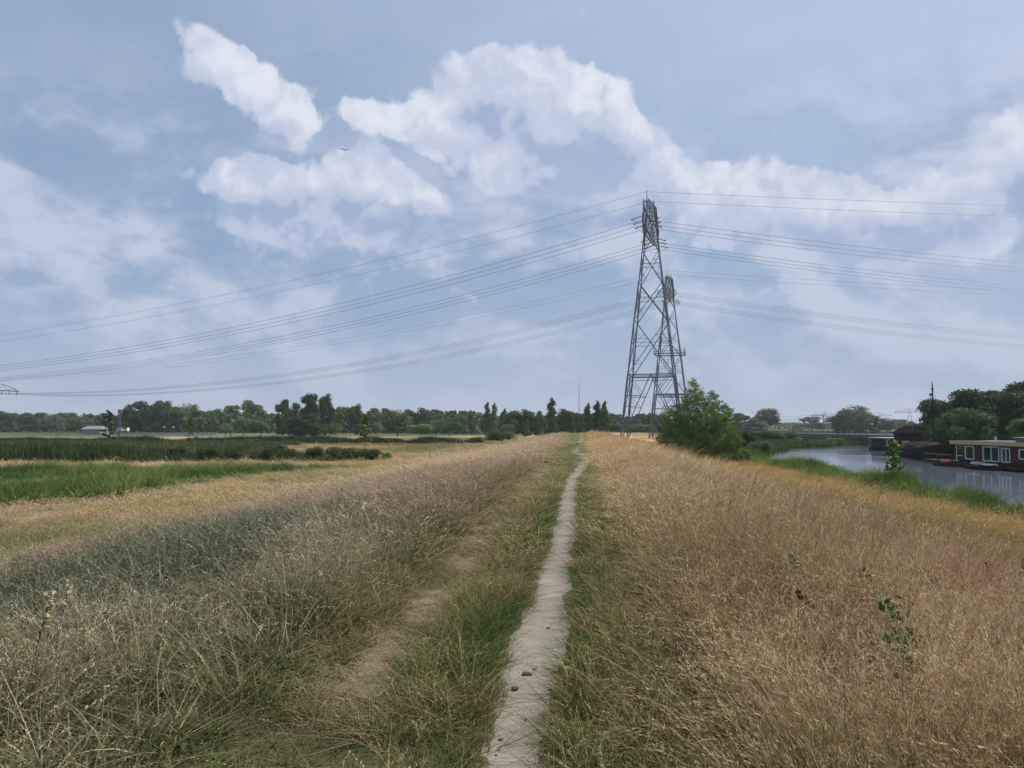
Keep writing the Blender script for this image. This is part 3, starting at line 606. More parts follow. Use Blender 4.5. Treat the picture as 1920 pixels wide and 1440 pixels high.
# dark reed and scrub band on the left, then a lower band behind
BAND = [(-140, 77), (-60, 76), (-30, 77), (-20, 78), (-12.5, 79), (-12, 83), (-20, 88), (-40, 92), (-140, 94)]
x, y = strip(BAND, 5.0, 9); hgtm = 3.0 - 1.4 * sst(x, -42, -16) - 1.9 * sst(.55 * fbm(x, y * .12, 3.0, 54) + .45 * fbm(x, y * .1, 11, 52), .36, .66); k = rng.random(len(x)) < np.where(x > -40, sst(fbm(x, y * .2, 2.8, 55), .42, .54), .45 + .55 * sst(fbm(x, y, 6, 55), .35, .45)); x = x[k]; y = y[k]; hgtm = hgtm[k]; n = len(x)
q = sst(fbm(x, y * .3, 4, 56), .45, .62)
spread('dark_reed_band', 'dark green reed and scrub band crossing the left meadow', 'reeds', x, y, hgt(x, y), np.stack([1.0 + 0 * x, 1.0 + 0 * x, hgtm * rng.uniform(.55, 1.15, n)], 1), rng.integers(18, 20, n), 0 * x,
       L3((.036, .06, .024), (.09, .095, .04), q), L3((.10, .15, .06), (.25, .25, .12), q) * rng.uniform(.6, 1.3, (n, 1)))
BAND2 = [(-190, 160), (-60, 160), (-10, 158), (-7, 168), (-12, 176), (-60, 182), (-190, 190)]
x, y = strip(BAND2, .9, 10); n = len(x)
spread('far_reed_band', 'low dark reed belt in front of the distant tree line', 'reeds', x, y, hgt(x, y), np.stack([1.5 + 0 * x, 1.5 + 0 * x, (.6 + 1.7 * sst(fbm(x, y * .12, 6, 57), .3, .7)) * rng.uniform(.8, 1.2, n)], 1), rng.integers(18, 20, n), 0 * x,
       np.tile((.028, .045, .022), (n, 1)), np.tile((.055, .08, .038), (n, 1)) * rng.uniform(.7, 1.3, (n, 1)))
BAND3 = [(-190, 98), (-44, 98), (-34, 108), (-44, 158), (-190, 158)]
x, y = strip(BAND3, .8, 12); k = rng.random(len(x)) < sst(fbm(x, y, 12, 58), .32, .45); x = x[k]; y = y[k]; n = len(x)
spread('rough_growth', 'rough grey-green herbs between the two reed belts', 'plants', x, y, hgt(x, y), np.stack([1.3 + 0 * x, 1.3 + 0 * x, rng.uniform(1.0, 1.7, n)], 1), rng.integers(18, 20, n), 0 * x,
       np.tile((.05, .075, .03), (n, 1)), np.tile((.13, .15, .08), (n, 1)) * rng.uniform(.7, 1.3, (n, 1)))
# ================================================================ TREES
def rhombs(C, N, size, asp, seed, rv, yel):
    """soup of small leaf clumps: centres C, outward normals N"""
    r = np.random.default_rng(seed); n = len(C); N = N + r.normal(0, .55, (n, 3)); N /= np.linalg.norm(N, axis=1, keepdims=True) + 1e-9
    T = np.cross(N, r.normal(size=(n, 3))); T /= np.linalg.norm(T, axis=1, keepdims=True) + 1e-9; B = np.cross(N, T)
    sz = size * r.uniform(.5, 1.5, (n, 1)); U = T * sz * asp; W = B * sz
    V = np.stack([C - U, C - W * .9, C + U, C + W * .9], 1).reshape(-1, 3); F = np.arange(4 * n).reshape(n, 4)
    A = np.stack([np.repeat(yel, 4), np.repeat(rv, 4), np.zeros(4 * n)], 1); return V, F, A
def ico(c, r_, sub=1):
    import bmesh
    bm = bmesh.new(); bmesh.ops.create_icosphere(bm, subdivisions=sub, radius=1); V = np.array([v.co[:] for v in bm.verts]); F = np.array([[v.index for v in f.verts] for f in bm.faces]); bm.free()
    return V, F
ICO_V, ICO_F = ico(0, 0, 2)
def crown_mesh(name, lobes, nleaf, size, seed, asp=1.3, core=.62, fill=.25):
    """lobes: list (x,y,z,rx,ry,rz)"""
    r = np.random.default_rng(seed); L = np.array(lobes); area = (L[:, 3] * L[:, 5]); pr = area / area.sum(); k = r.choice(len(L), nleaf, p=pr)
    d = r.normal(size=(nleaf, 3)); d /= np.linalg.norm(d, axis=1, keepdims=True); d[:, 2] = np.where(d[:, 2] < -.45, -d[:, 2], d[:, 2])
    bump = .5 + .5 * np.sin(d[:, 0] * 7 + L[k, 0] * 31 + d[:, 2] * 6) * np.cos(d[:, 1] * 6 + L[k, 2] * 23)
    rad = np.where(r.random(nleaf) < fill, r.uniform(.55, 1, nleaf), r.normal(.97, .14, nleaf)) + .10 * bump
    C = L[k, :3] + d * L[k, 3:] * rad[:, None]; lv = r.uniform(.2, .8, len(L))
    rv = np.clip(lv[k] * .6 + .4 * r.random(nleaf), 0, 1); yel = np.clip((r.random(nleaf) - .4) * r.random(len(L))[k], 0, 1)
    V, F, A = rhombs(C, d, size, asp, seed + 1, rv, yel); F = [tuple(f) for f in F]; V = [V]; A = [A]; b = nleaf * 4
    for (x_, y_, z_, rx, ry, rz) in lobes:
        j = 1 + .22 * (r.random(len(ICO_V)) - .5); V.append(ICO_V * np.array([rx, ry, rz]) * core * j[:, None] + np.array([x_, y_, z_]))
        A.append(np.tile((0, .0, 0), (len(ICO_V), 1))); F += [tuple(int(i) + b for i in f) for f in ICO_F]; b += len(ICO_V)
    V = np.concatenate(V); A = np.concatenate(A); me = bpy.data.meshes.new(name); me.from_pydata(V.tolist(), [], F); me.update(); set_attr(me, 'tc', A); me.materials.append(MT['leaf']); return me
def lobes_for(kind, seed):
    r = np.random.default_rng(seed); o = []
    if kind == 'broad':      # wide uneven dome, foliage down to the ground
        for i in range(34):
            a = r.random() * 2 * np.pi; z = r.uniform(.06, .86); k = min(1, .75 + z) * math.sqrt(max(.05, 1 - max(0, (z - .42) / .5) ** 2)); q = np.sqrt(r.random()) * .38
            s_ = r.uniform(.10, .175); o.append((q * np.cos(a) * k, q * np.sin(a) * k, z, s_ * 1.05, s_ * 1.05, s_ * .8))
    elif kind == 'open':     # clumps on a visible trunk
        for i in range(24):
            a = r.random() * 2 * np.pi; q = np.sqrt(r.random()) * .38; z = r.uniform(.22, .88); s_ = r.uniform(.08, .14); o.append((q * np.cos(a), q * np.sin(a), z, s_ * 1.2, s_ * 1.2, s_ * .7))
    elif kind == 'poplar':   # tall plume leaning one way at the tip
        for i in range(15):
            z = .08 + .84 * i / 14; w = .40 * (1 - z) ** .55 * min(1, z * 3 + .35) + .04; a = r.random() * 6.28
            o.append((w * .45 * np.cos(a) - .07 * z * z, w * .45 * np.sin(a), z, w * .72, w * .72, .085))
    elif kind == 'willow':   # smooth round head
        o.append((0, 0, .50, .40, .40, .40))
        for i in range(13):
            a = i * 2.4; z = r.uniform(.22, .80); k = math.sqrt(max(.05, 1 - ((z - .45) / .5) ** 2)); o.append((.28 * k * np.cos(a), .28 * k * np.sin(a), z, .17, .17, .16))
    else:                    # low bush
        for i in range(11):
            a = r.random() * 6.28; q = np.sqrt(r.random()) * .34; o.append((q * np.cos(a), q * np.sin(a), r.uniform(.25, .72), .19, .19, .24))
    return o
CM = {}
spec_ = dict(broad=(5, 4600, .0185), open=(3, 3200, .017), poplar=(3, 2600, .021), willow=(2, 3600, .018), bush=(3, 3600, .021))
for kd, (nv, nl, sz) in spec_.items():
    CM[kd] = [crown_mesh(kd + '_crown', lobes_for(kd, 500 + 17 * i + len(kd)), nl, sz, 600 + i, fill=.2, core=.36 if kd == 'bush' else .6) for i in range(nv)]
CM['fine'] = [crown_mesh('fine_crown', lobes_for('broad', 900 + i), 22000, .0100, 910 + i, 1.5, core=.6, fill=.3) for i in range(3)]
def trunk_mesh(seed, thick=.028, z1=.55, limbs=5):
    r = np.random.default_rng(seed); m = MB(); m.tube([(0, 0, -.03), (.01, 0, z1 * .4), (-.01, .01, z1), (0, 0, z1 * 1.35)], [thick, thick * .75, thick * .5, thick * .2], 6)
    for i in range(limbs):
        a = r.random() * 6.28; z = r.uniform(.25, .6) * z1 / .55; m.tube([(0, 0, z), (.14 * math.cos(a), .14 * math.sin(a), z + .12), (.25 * math.cos(a), .25 * math.sin(a), z + .26)], [thick * .4, thick * .25, thick * .1], 4)
    return m.mesh('trunk')
TM = [trunk_mesh(i) for i in range(3)]
for t in TM: t.materials.append(MT['bark'])
DARK = (.040, .075, .026); MID = (.066, .120, .034); LITE = (.110, .180, .050); YEL = (.105, .150, .045); GREY = (.105, .145, .085); BLU = (.060, .095, .050)
tcount = [0]
def tree(u, D, top, wpx, kind, c, label, name='tree', cat='tree', group=None, base=None, zb=None, x=None):
    """a tree at bearing u, D metres off; top and wpx give its real height and spread at that distance"""
    i = tcount[0]; tcount[0] += 1
    X = px(u, D) if x is None else x; Z = float(hgt(np.array([X]), np.array([D]))[0]) if zb is None else zb
    h = (zz_(top, D) - Z) * 1.03; w = wpx * D / 1450 * 1.42
    root = empty(name, (X, D, Z - .05), rng.random() * 6.28); tag(root, label, cat, group)
    t = mesh_obj('trunk', TM[i % 3], None, root); t.scale = (min(w, h), min(w, h), h)
    lst = CM[kind]; cr = mesh_obj('crown', lst[i % len(lst)], None, root); cr.scale = (w, w * .9, h)
    v = .8 + .6 * rng.random(); hu = rng.uniform(-.12, .16); cr.color = (c[0] * v * (1 + hu), c[1] * v, c[2] * v * (1 - .5 * hu), 1); return root
G1 = 'trees of the distant row left of the path'
FT = [  # bearing, distance, top row, width, kind, colour, label
 (8, 520, 771, 40, 'broad', MID, 'low dark wood tree below the left cut-off pylon'),
 (40, 540, 773, 44, 'broad', DARK, 'dark rounded wood tree just right of the cut-off pylon'),
 (72, 520, 774, 40, 'broad', MID, 'mid green wood tree beside the pale willow crowns'),
 (98, 470, 777, 38, 'willow', GREY, 'pale grey-green willow crown in front of the low wood'),
 (125, 540, 773, 44, 'broad', MID, 'wood tree behind and right of the pale willow crown'),
 (152, 470, 782, 40, 'willow', BLU, 'low rounded dull green crown before the grey roof'),
 (172, 540, 776, 44, 'broad', MID, 'wood tree above the low grey roof'),
 (203, 520, 775, 40, 'broad', DARK, 'dark wood tree just left of the double mast'),
 (236, 430, 764, 38, 'broad', DARK, 'first dark crown right of the double mast'),
 (261, 440, 751, 40, 'broad', DARK, 'tall dark crown with a small pointed top above the bridge rail'),
 (286, 430, 756, 42, 'broad', DARK, 'dark crown filling the middle of the group above the bridge rail'),
 (309, 440, 750, 40, 'broad', DARK, 'highest rounded dark crown of the group above the bridge rail'),
 (331, 430, 764, 34, 'broad', MID, 'dark crown at the right end of the group above the bridge rail'),
 (352, 640, 758, 40, 'willow', BLU, 'far hazy rounded crown peeping over the bridge rail group'),
 (376, 460, 769, 34, 'broad', DARK, 'dark low crown right of the hazy rounded one'),
 (402, 450, 767, 38, 'broad', MID, 'mid green crown behind the small round roadside bush'),
 (434, 450, 758, 26, 'open', MID, 'narrow crown standing left of the pale rounded tree'),
 (470, 460, 751, 36, 'broad', GREY, 'pale green rounded tree right of the narrow crown'),
 (494, 450, 768, 32, 'broad', MID, 'crown tucked left of the tall dark clump'),
 (424, 330, 792, 22, 'bush', YEL, 'light green bush left of the small round roadside bush'),
 (458, 320, 783, 26, 'willow', LITE, 'small round roadside bush behind the low dark fence'),
 (490, 300, 786, 40, 'bush', LITE, 'light green scrub at the foot of the tall dark clump'),
 (530, 330, 750, 26, 'broad', DARK, 'dark tree at the left shoulder of the tall clump'),
 (552, 335, 753, 26, 'broad', DARK, 'dark tree between the shoulder and the top of the tall clump'),
 (581, 330, 737, 34, 'broad', DARK, 'tallest dark tree of the left row, broad topped'),
 (609, 335, 739, 26, 'broad', DARK, 'tall dark tree joined to the right of the tallest one'),
 (630, 340, 762, 30, 'broad', MID, 'mid green tree at the right foot of the tall clump'),
 (573, 290, 776, 60, 'broad', (.04, .075, .04), 'blue-green spreading shrub below the tall dark clump'),
 (618, 285, 792, 34, 'bush', MID, 'reddish green low bush right of the blue-green shrub'),
 (644, 380, 762, 30, 'broad', BLU, 'hazy tree right of the tall clump'),
 (666, 360, 758, 26, 'broad', BLU, 'dark upright oval tree beside the young yellow-green tree'),
 (704, 400, 764, 34, 'broad', GREY, 'grey-green tree right behind the young yellow-green tree'),
 (727, 410, 766, 28, 'broad', BLU, 'hazy grey crown left of the round light willow'),
 (746, 300, 769, 48, 'willow', (.095, .135, .055), 'round light green willow standing free before the row'),
 (768, 410, 767, 28, 'broad', BLU, 'dull green crown right behind the round light willow'),
 (797, 410, 765, 32, 'broad', BLU, 'dark crown left of the railway portal'),
 (790, 300, 794, 50, 'bush', LITE, 'low light green thicket right of the round light willow'),
 (843, 300, 784, 50, 'bush', (.065, .105, .045), 'broad rounded shrub in front of the railway portal'),
 (828, 420, 776, 34, 'broad', MID, 'tree behind the legs of the railway portal'),
 (884, 380, 771, 22, 'poplar', BLU, 'slim dark tree left of the two pale poplars'),
 (864, 420, 778, 30, 'broad', MID, 'low crown under the far railway beam'),
 (912, 350, 756, 17, 'poplar', GREY, 'left one of the two pale wind-bent poplars'),
 (928, 350, 758, 19, 'poplar', GREY, 'right one of the two pale wind-bent poplars'),
 (944, 340, 768, 18, 'poplar', DARK, 'dark slim tree close right of the pale poplars'),
 (963, 330, 769, 34, 'broad', MID, 'mid green round tree between poplars and oval tree'),
 (990, 330, 768, 30, 'broad', MID, 'oval green tree with a paler bush before it'),
 (987, 290, 788, 14, 'poplar', GREY, 'pale grey-green bush before the oval green tree'),
 (950, 280, 794, 20, 'bush', GREY, 'pale bush at the foot of the slim trees'),
 (1012, 330, 769, 26, 'broad', MID, 'green tree close left of the tall dark poplar'),
 (1033, 300, 749, 26, 'poplar', (.032, .055, .032), 'tall dark poplar bent at the tip, highest near the path end'),
 (1062, 310, 767, 32, 'broad', DARK, 'dark tree between the tall poplar and the thin mast'),
 (1052, 320, 774, 26, 'broad', MID, 'green tree right at the foot of the tall dark poplar'),
 (1085, 330, 775, 20, 'broad', BLU, 'hazy low tree directly under the thin mast'),
 (1103, 290, 758, 24, 'poplar', DARK, 'left dark poplar of the three over the path end'),
 (1118, 295, 754, 22, 'poplar', DARK, 'middle dark poplar of the three over the path end'),
 (1133, 290, 755, 24, 'poplar', DARK, 'right dark poplar of the three over the path end'),
 (1118, 300, 772, 44, 'broad', DARK, 'dark undergrowth tree below the three poplars'),
 (1152, 360, 794, 26, 'bush', MID, 'low green bush just left of the near pylon legs'),
 (1188, 420, 791, 34, 'bush', DARK, 'dark low bush seen between the near pylon legs'),
 (1200, 400, 794, 40, 'bush', LITE, 'light green bush seen between the near pylon legs'),
 (1218, 430, 775, 30, 'broad', BLU, 'dark round tree behind the left legs of the far pylon'),
 (1245, 420, 778, 30, 'broad', DARK, 'dark tree half hidden by the riverside willow'),
 (1390, 520, 775, 34, 'broad', BLU, 'hazy tree right behind the riverside willow'),
 (1414, 480, 784, 46, 'broad', BLU, 'broad low hazy tree left of the big hazy dome'),
 (1437, 520, 766, 44, 'willow', (.05, .075, .045), 'big hazy dome-shaped tree left of the railway masts'),
 (1494, 800, 793, 20, 'broad', GREY, 'small far pale tree left of the railway masts'),
 (1520, 650, 780, 34, 'open', BLU, 'loose tree standing between the railway masts'),
 (1536, 600, 790, 20, 'bush', DARK, 'dark bush at the foot of the railway masts'),
 (1582, 430, 768, 50, 'broad', (.06, .085, .05), 'left half of the great grey-green tree behind the bridge'),
 (1602, 425, 761, 56, 'willow', (.065, .09, .052), 'great grey-green tree towering behind the bridge'),
 (1624, 430, 775, 40, 'broad', (.07, .095, .055), 'right shoulder tree of the great grey-green clump'),
 (1661, 480, 784, 30, 'willow', BLU, 'dark round tree right of the great grey-green clump'),
 (1685, 520, 785, 28, 'open', BLU, 'airy tree below the far wide pylon'),
 (1706, 500, 789, 30, 'broad', BLU, 'low hazy tree right below the far wide pylon'),
]
for f in FT: tree(*f, name='poplar_tree' if f[4] == 'poplar' else 'willow_tree' if f[4] == 'willow' else 'bush' if f[4] == 'bush' else 'tree', cat='bush' if f[4] == 'bush' else 'tree', group=G1 if f[0] < 1240 else 'hazy trees beyond the bridge')
# big trees on the right bank
for (u, D, top, w, c, lb) in [(1775, 146, 742, 96, (.062, .11, .036), 'dark bank tree with airy edge just right of the ship mast'), (1832, 140, 731, 116, (.048, .09, .032), 'big dark bank tree above the left end of the houseboat'),
        (1800, 132, 762, 90, (.052, .098, .032), 'lower dark green tree between barge and houseboat'), (1856, 155, 726, 70, DARK, 'darker crown poking up behind the bank trees'), (1892, 138, 736, 110, (.056, .105, .034), 'wide green bank tree above the houseboat roof'),
        (1935, 150, 714, 110, (.040, .075, .028), 'tallest dark tree at the right edge of the river bank'), (1925, 112, 782, 56, (.085, .15, .04), 'bright green bush right behind the houseboat'), (1752, 140, 788, 40, (.04, .068, .026), 'low bank tree at the foot of the ship mast'),
        (2010, 125, 735, 120, DARK, 'dark bank tree cut off by the picture edge')]:
    tree(u, D, top, w, 'fine', c, lb, group='trees on the houseboat bank')
# small shrubs near the river head
for (u, D, top, w, c, lb, zb) in [(1402, 118, 806, 40, (.03, .045, .018), 'dark rounded shrub right of the riverside willow', -2.8), (1446, 205, 807, 46, (.05, .08, .022), 'dark green shrub on the headland under the bridge', -2.8), (1470, 215, 808, 40, (.06, .08, .03), 'low mixed shrub left of the reed headland', -2.8),
        (1420, 108, 824, 36, (.07, .11, .05), 'pale green low bush at the water corner', -3.0), (1392, 92, 838, 30, (.085, .16, .03), 'bright green bush at the foot of the riverside willow', -2.9), (1376, 88, 842, 28, (.09, .17, .03), 'fresh green herbs growing under the riverside willow', -2.7)]:
    tree(u, D, top, w, 'bush', c, lb, name='shrub', cat='shrub', group='shrubs round the head of the river bend', zb=zb)
# scrub clumps in and before the dark reed band
for (u, D, top, w, c, lb) in [(510, 80, 836, 26, (.059, .085, .030), 'small dark shrub in the gap of the reed band'), (590, 81, 836, 30, (.051, .076, .027), 'dark leafy shrub left of the largest meadow shrub'), (645, 80, 834, 52, (.068, .093, .030), 'largest dark shrub at the right end of the reed band'),
        (690, 81, 840, 34, (.059, .085, .030), 'dark shrub right of the largest meadow shrub'), (545, 82, 838, 20, (.085, .110, .034), 'olive shrub below the wooden cage'), (442, 79, 838, 30, (.051, .081, .027), 'blackish shrub before the tan meadow gap'), (395, 79, 836, 32, (.068, .098, .034), 'dark shrub right of the staked sapling'),
        (330, 80, 832, 34, (.059, .085, .030), 'dark shrub in the reeds left of the staked sapling'), (725, 82, 846, 20, (.102, .119, .051), 'last small shrub of the reed band'),
        (478, 158, 822, 26, (.07, .10, .05), 'pale scrub in the far reed belt'), (940, 165, 806, 50, (.076, .119, .051), 'low rounded bush at the right end of the far reed belt')]:
    tree(u, D, top, w, 'bush', c, lb, name='shrub', cat='shrub', group='shrubs in the left meadow')
# thin wooded strip on the horizon
def far_wood():
    r = np.random.default_rng(77); n = 34000; u = r.uniform(-400, 2300, n); D = np.where(u < 230, 560, np.where(u < 1250, 440, 900)) * r.uniform(.97, 1.15, n); X = px(u, D)
    top = np.where(u < 1240, 12.5, 9.5) * (.45 + .75 * fbm(X, D * .2, 38, 66)) * (.8 + .4 * fbm(X, D * .2, 9, 67)); z = r.random(n) ** .7 * top; C = np.stack([X, D, z - 2.2], 1)
    N = r.normal(size=(n, 3)); N[:, 1] -= .8; V, F, A = rhombs(C, N, .95, 1.3, 78, r.random(n) * .6 + .2 * fbm(X, D, 20, 68), r.random(n) * .2)
    me = np_mesh('far_wood', V, F); set_attr(me, 'tc', A); o = mesh_obj('distant_wood', me, MT['leaf']); o.color = (.06, .10, .042, 1)
    tag(o, 'low dark strip of woodland along the horizon', 'woodland', kind='stuff')
far_wood()

# ---- riverside willow: many upright stems with narrow leaves
def willow():
    X0, Y0 = 18.7, 78.0; Z0 = float(hgt(np.array([X0]), np.array([Y0]))[0]); root = empty('willow_bush', (X0, Y0, Z0)); tag(root, 'large multi-stemmed green willow bush beside the near pylon', 'willow')
    r = np.random.default_rng(5)
    ex = [-4.1, -3.8, -3.3, -2.9, -2.3, -1.6, -1.1, -.6, -.2, .35, .8, 1.2, 1.6, 2.0, 2.6, 3.2, 3.8, 4.3]; eh = [1.6, 3.6, 4.8, 5.7, 5.5, 6.0, 7.0, 8.3, 8.35, 7.3, 6.7, 7.1, 7.3, 6.7, 6.2, 5.4, 4.6, 2.2]
    tips = []
    ex = [q * .93 for q in ex]
    while len(tips) < 1350:
        x_ = r.uniform(-3.9, 4.0); y_ = r.uniform(-3.6, 3.6); top = np.interp(x_, ex, eh) * (1 - .75 * (abs(y_) / 3.8) ** 2.2)
        z_ = top * r.random() ** .55
        if z_ < .25: continue
        base_pull = 1 if z_ > 2 else (.55 + .45 * z_ / 2)
        tips.append((x_ * base_pull, y_ * base_pull, z_))
    T = np.array(tips); C = []; N = []; A_ = []; V = []
    st = MB()
    for i in range(34):
        a = r.random() * 6.28; q = r.uniform(.1, 1); t = T[r.integers(len(T))]; b0 = (.35 * math.cos(a), .35 * math.sin(a), -.1)
        mid = (t[0] * .45 + b0[0] * .4, t[1] * .45 + b0[1] * .4, t[2] * .5); st.tube([b0, mid, t], [.07, .045, .012], 5)
    for i in range(160):
        t = T[r.integers(len(T))]; st.tube([(t[0] * .45, t[1] * .45, t[2] * .42), (t[0] * .75, t[1] * .75, t[2] * .72), t], [.028, .018, .006], 3)
    st.build('branches', MT['bark'], root)
    nl = 66; cl = []; rvs = []; yl = []; U = []
    for t in T:
        d = np.array([t[0] * .16 + r.normal(0, .55), t[1] * .16 + r.normal(0, .55), .75]); d /= np.linalg.norm(d); L = r.uniform(.4, .95); u = r.random(nl); th = r.random(nl) * 6.28
        rad = .34 * (1 - u * .55) * r.uniform(.3, 1.2, nl); p = t + d * (u * L - .35)[:, None] + np.stack([np.cos(th) * rad, np.sin(th) * rad, 0 * th], 1) + np.stack([-.10 * u * u, 0 * u, 0 * u], 1)
        k = p[:, 2] > .05; p = p[k]; th = th[k]; cl.append(p); dirn = np.stack([np.cos(th), np.sin(th), .7 + 0 * th], 1) + d * .8; U.append(dirn); rvs.append(np.full(len(p), r.uniform(.0, 1.0)) * .7 + .4 * r.random(len(p))); yl.append(r.random(len(p)) * .5)
    C = np.concatenate(cl); U = np.concatenate(U); U /= np.linalg.norm(U, axis=1, keepdims=True); n = len(C); W = np.cross(U, r.normal(size=(n, 3))); W /= np.linalg.norm(W, axis=1, keepdims=True)
    ln = r.uniform(.055, .095, (n, 1)); V = np.stack([C - U * ln, C - W * ln * .34, C + U * ln, C + W * ln * .34], 1).reshape(-1, 3)
    me = np_mesh('willow_leaves', V, np.arange(4 * n).reshape(n, 4)); set_attr(me, 'tc', np.stack([np.repeat(np.concatenate(yl), 4), np.repeat(np.concatenate(rvs), 4), np.zeros(4 * n)], 1))
    o = mesh_obj('leaves', me, MT['leaf'], root); o.color = (.115, .185, .062, 1); o['kind'] = 'stuff'; print('willow leaves', n)
willow()
# ---- leafy sapling on the bank, and young trees in the meadow
def sapling(u, D, top, wpx, label, c, leafsz=.10, shape='column', nb=26, zb=None, seed=1, nl=15, name='sapling'):
    X = px(u, D); Z = float(hgt(np.array([X]), np.array([D]))[0]) if zb is None else zb; Z = max(Z, WATER_Z - .1); H = zz_(top, D) - Z; w = wpx * D / 1450 / 2; r = np.random.default_rng(seed)
    root = empty(name, (X, D, Z)); tag(root, label, 'young tree'); t = MB(); t.tube([(0, 0, -.1), (.03, .02, H * .5), (0, 0, H * .97)], [.018 * H / 2.5 + .012, .02, .006], 6)
    lo = .06 if shape == 'column' else .32; P = []
    for i in range(nb):
        z = H * (lo + (.97 - lo) * (i + .3) / nb); f = (i + .5) / nb; a = i * 2.4 + r.normal(0, .4); L = w * (1.0 - .65 * f if shape == 'cone' else (1 - abs(f - .35) * 1.0)) * r.uniform(.7, 1.15)
        e = (L * math.cos(a), L * math.sin(a), z + (.22 * L if shape == 'cone' else .5 * L)); t.tube([(0, 0, z), e], [.012, .004], 3)
        for j in range(nl): q = r.uniform(.15, 1.05); P.append((e[0] * q + r.normal(0, .05), e[1] * q + r.normal(0, .05), z + (e[2] - z) * q + r.normal(0, .07)))
    t.build('trunk', MT['bark'], root); C = np.array(P); N = np.stack([C[:, 0] * .5, C[:, 1] * .5 - .3, .8 + 0 * C[:, 0]], 1); n = len(C)
    V, F, A = rhombs(C, N, leafsz, 1.2, seed, r.random(n), r.random(n) * .8); me = np_mesh('leaves', V, F); set_attr(me, 'tc', A); o = mesh_obj('leaves', me, MT['leaf'], root); o.color = (*c, 1); o['kind'] = 'stuff'
sapling(1674, 57, 822, 36, 'bright leafy sapling on the near bank in front of the barge', (.10, .19, .035), .095, 'column', 26, seed=2, nl=26)
sapling(205, 105, 768, 34, 'dark young tree with a forked top standing in the reeds', (.035, .055, .02), .16, 'cone', 16, seed=3, nl=16)
sapling(361, 100, 783, 30, 'sparse young tree tied to a wooden stake frame', (.05, .07, .02), .13, 'cone', 16, seed=4, nl=10)
sapling(685, 105, 775, 28, 'yellow-green young tree on a thin trunk before the far reed belt', (.13, .16, .03), .17, 'cone', 20, seed=6, nl=22)
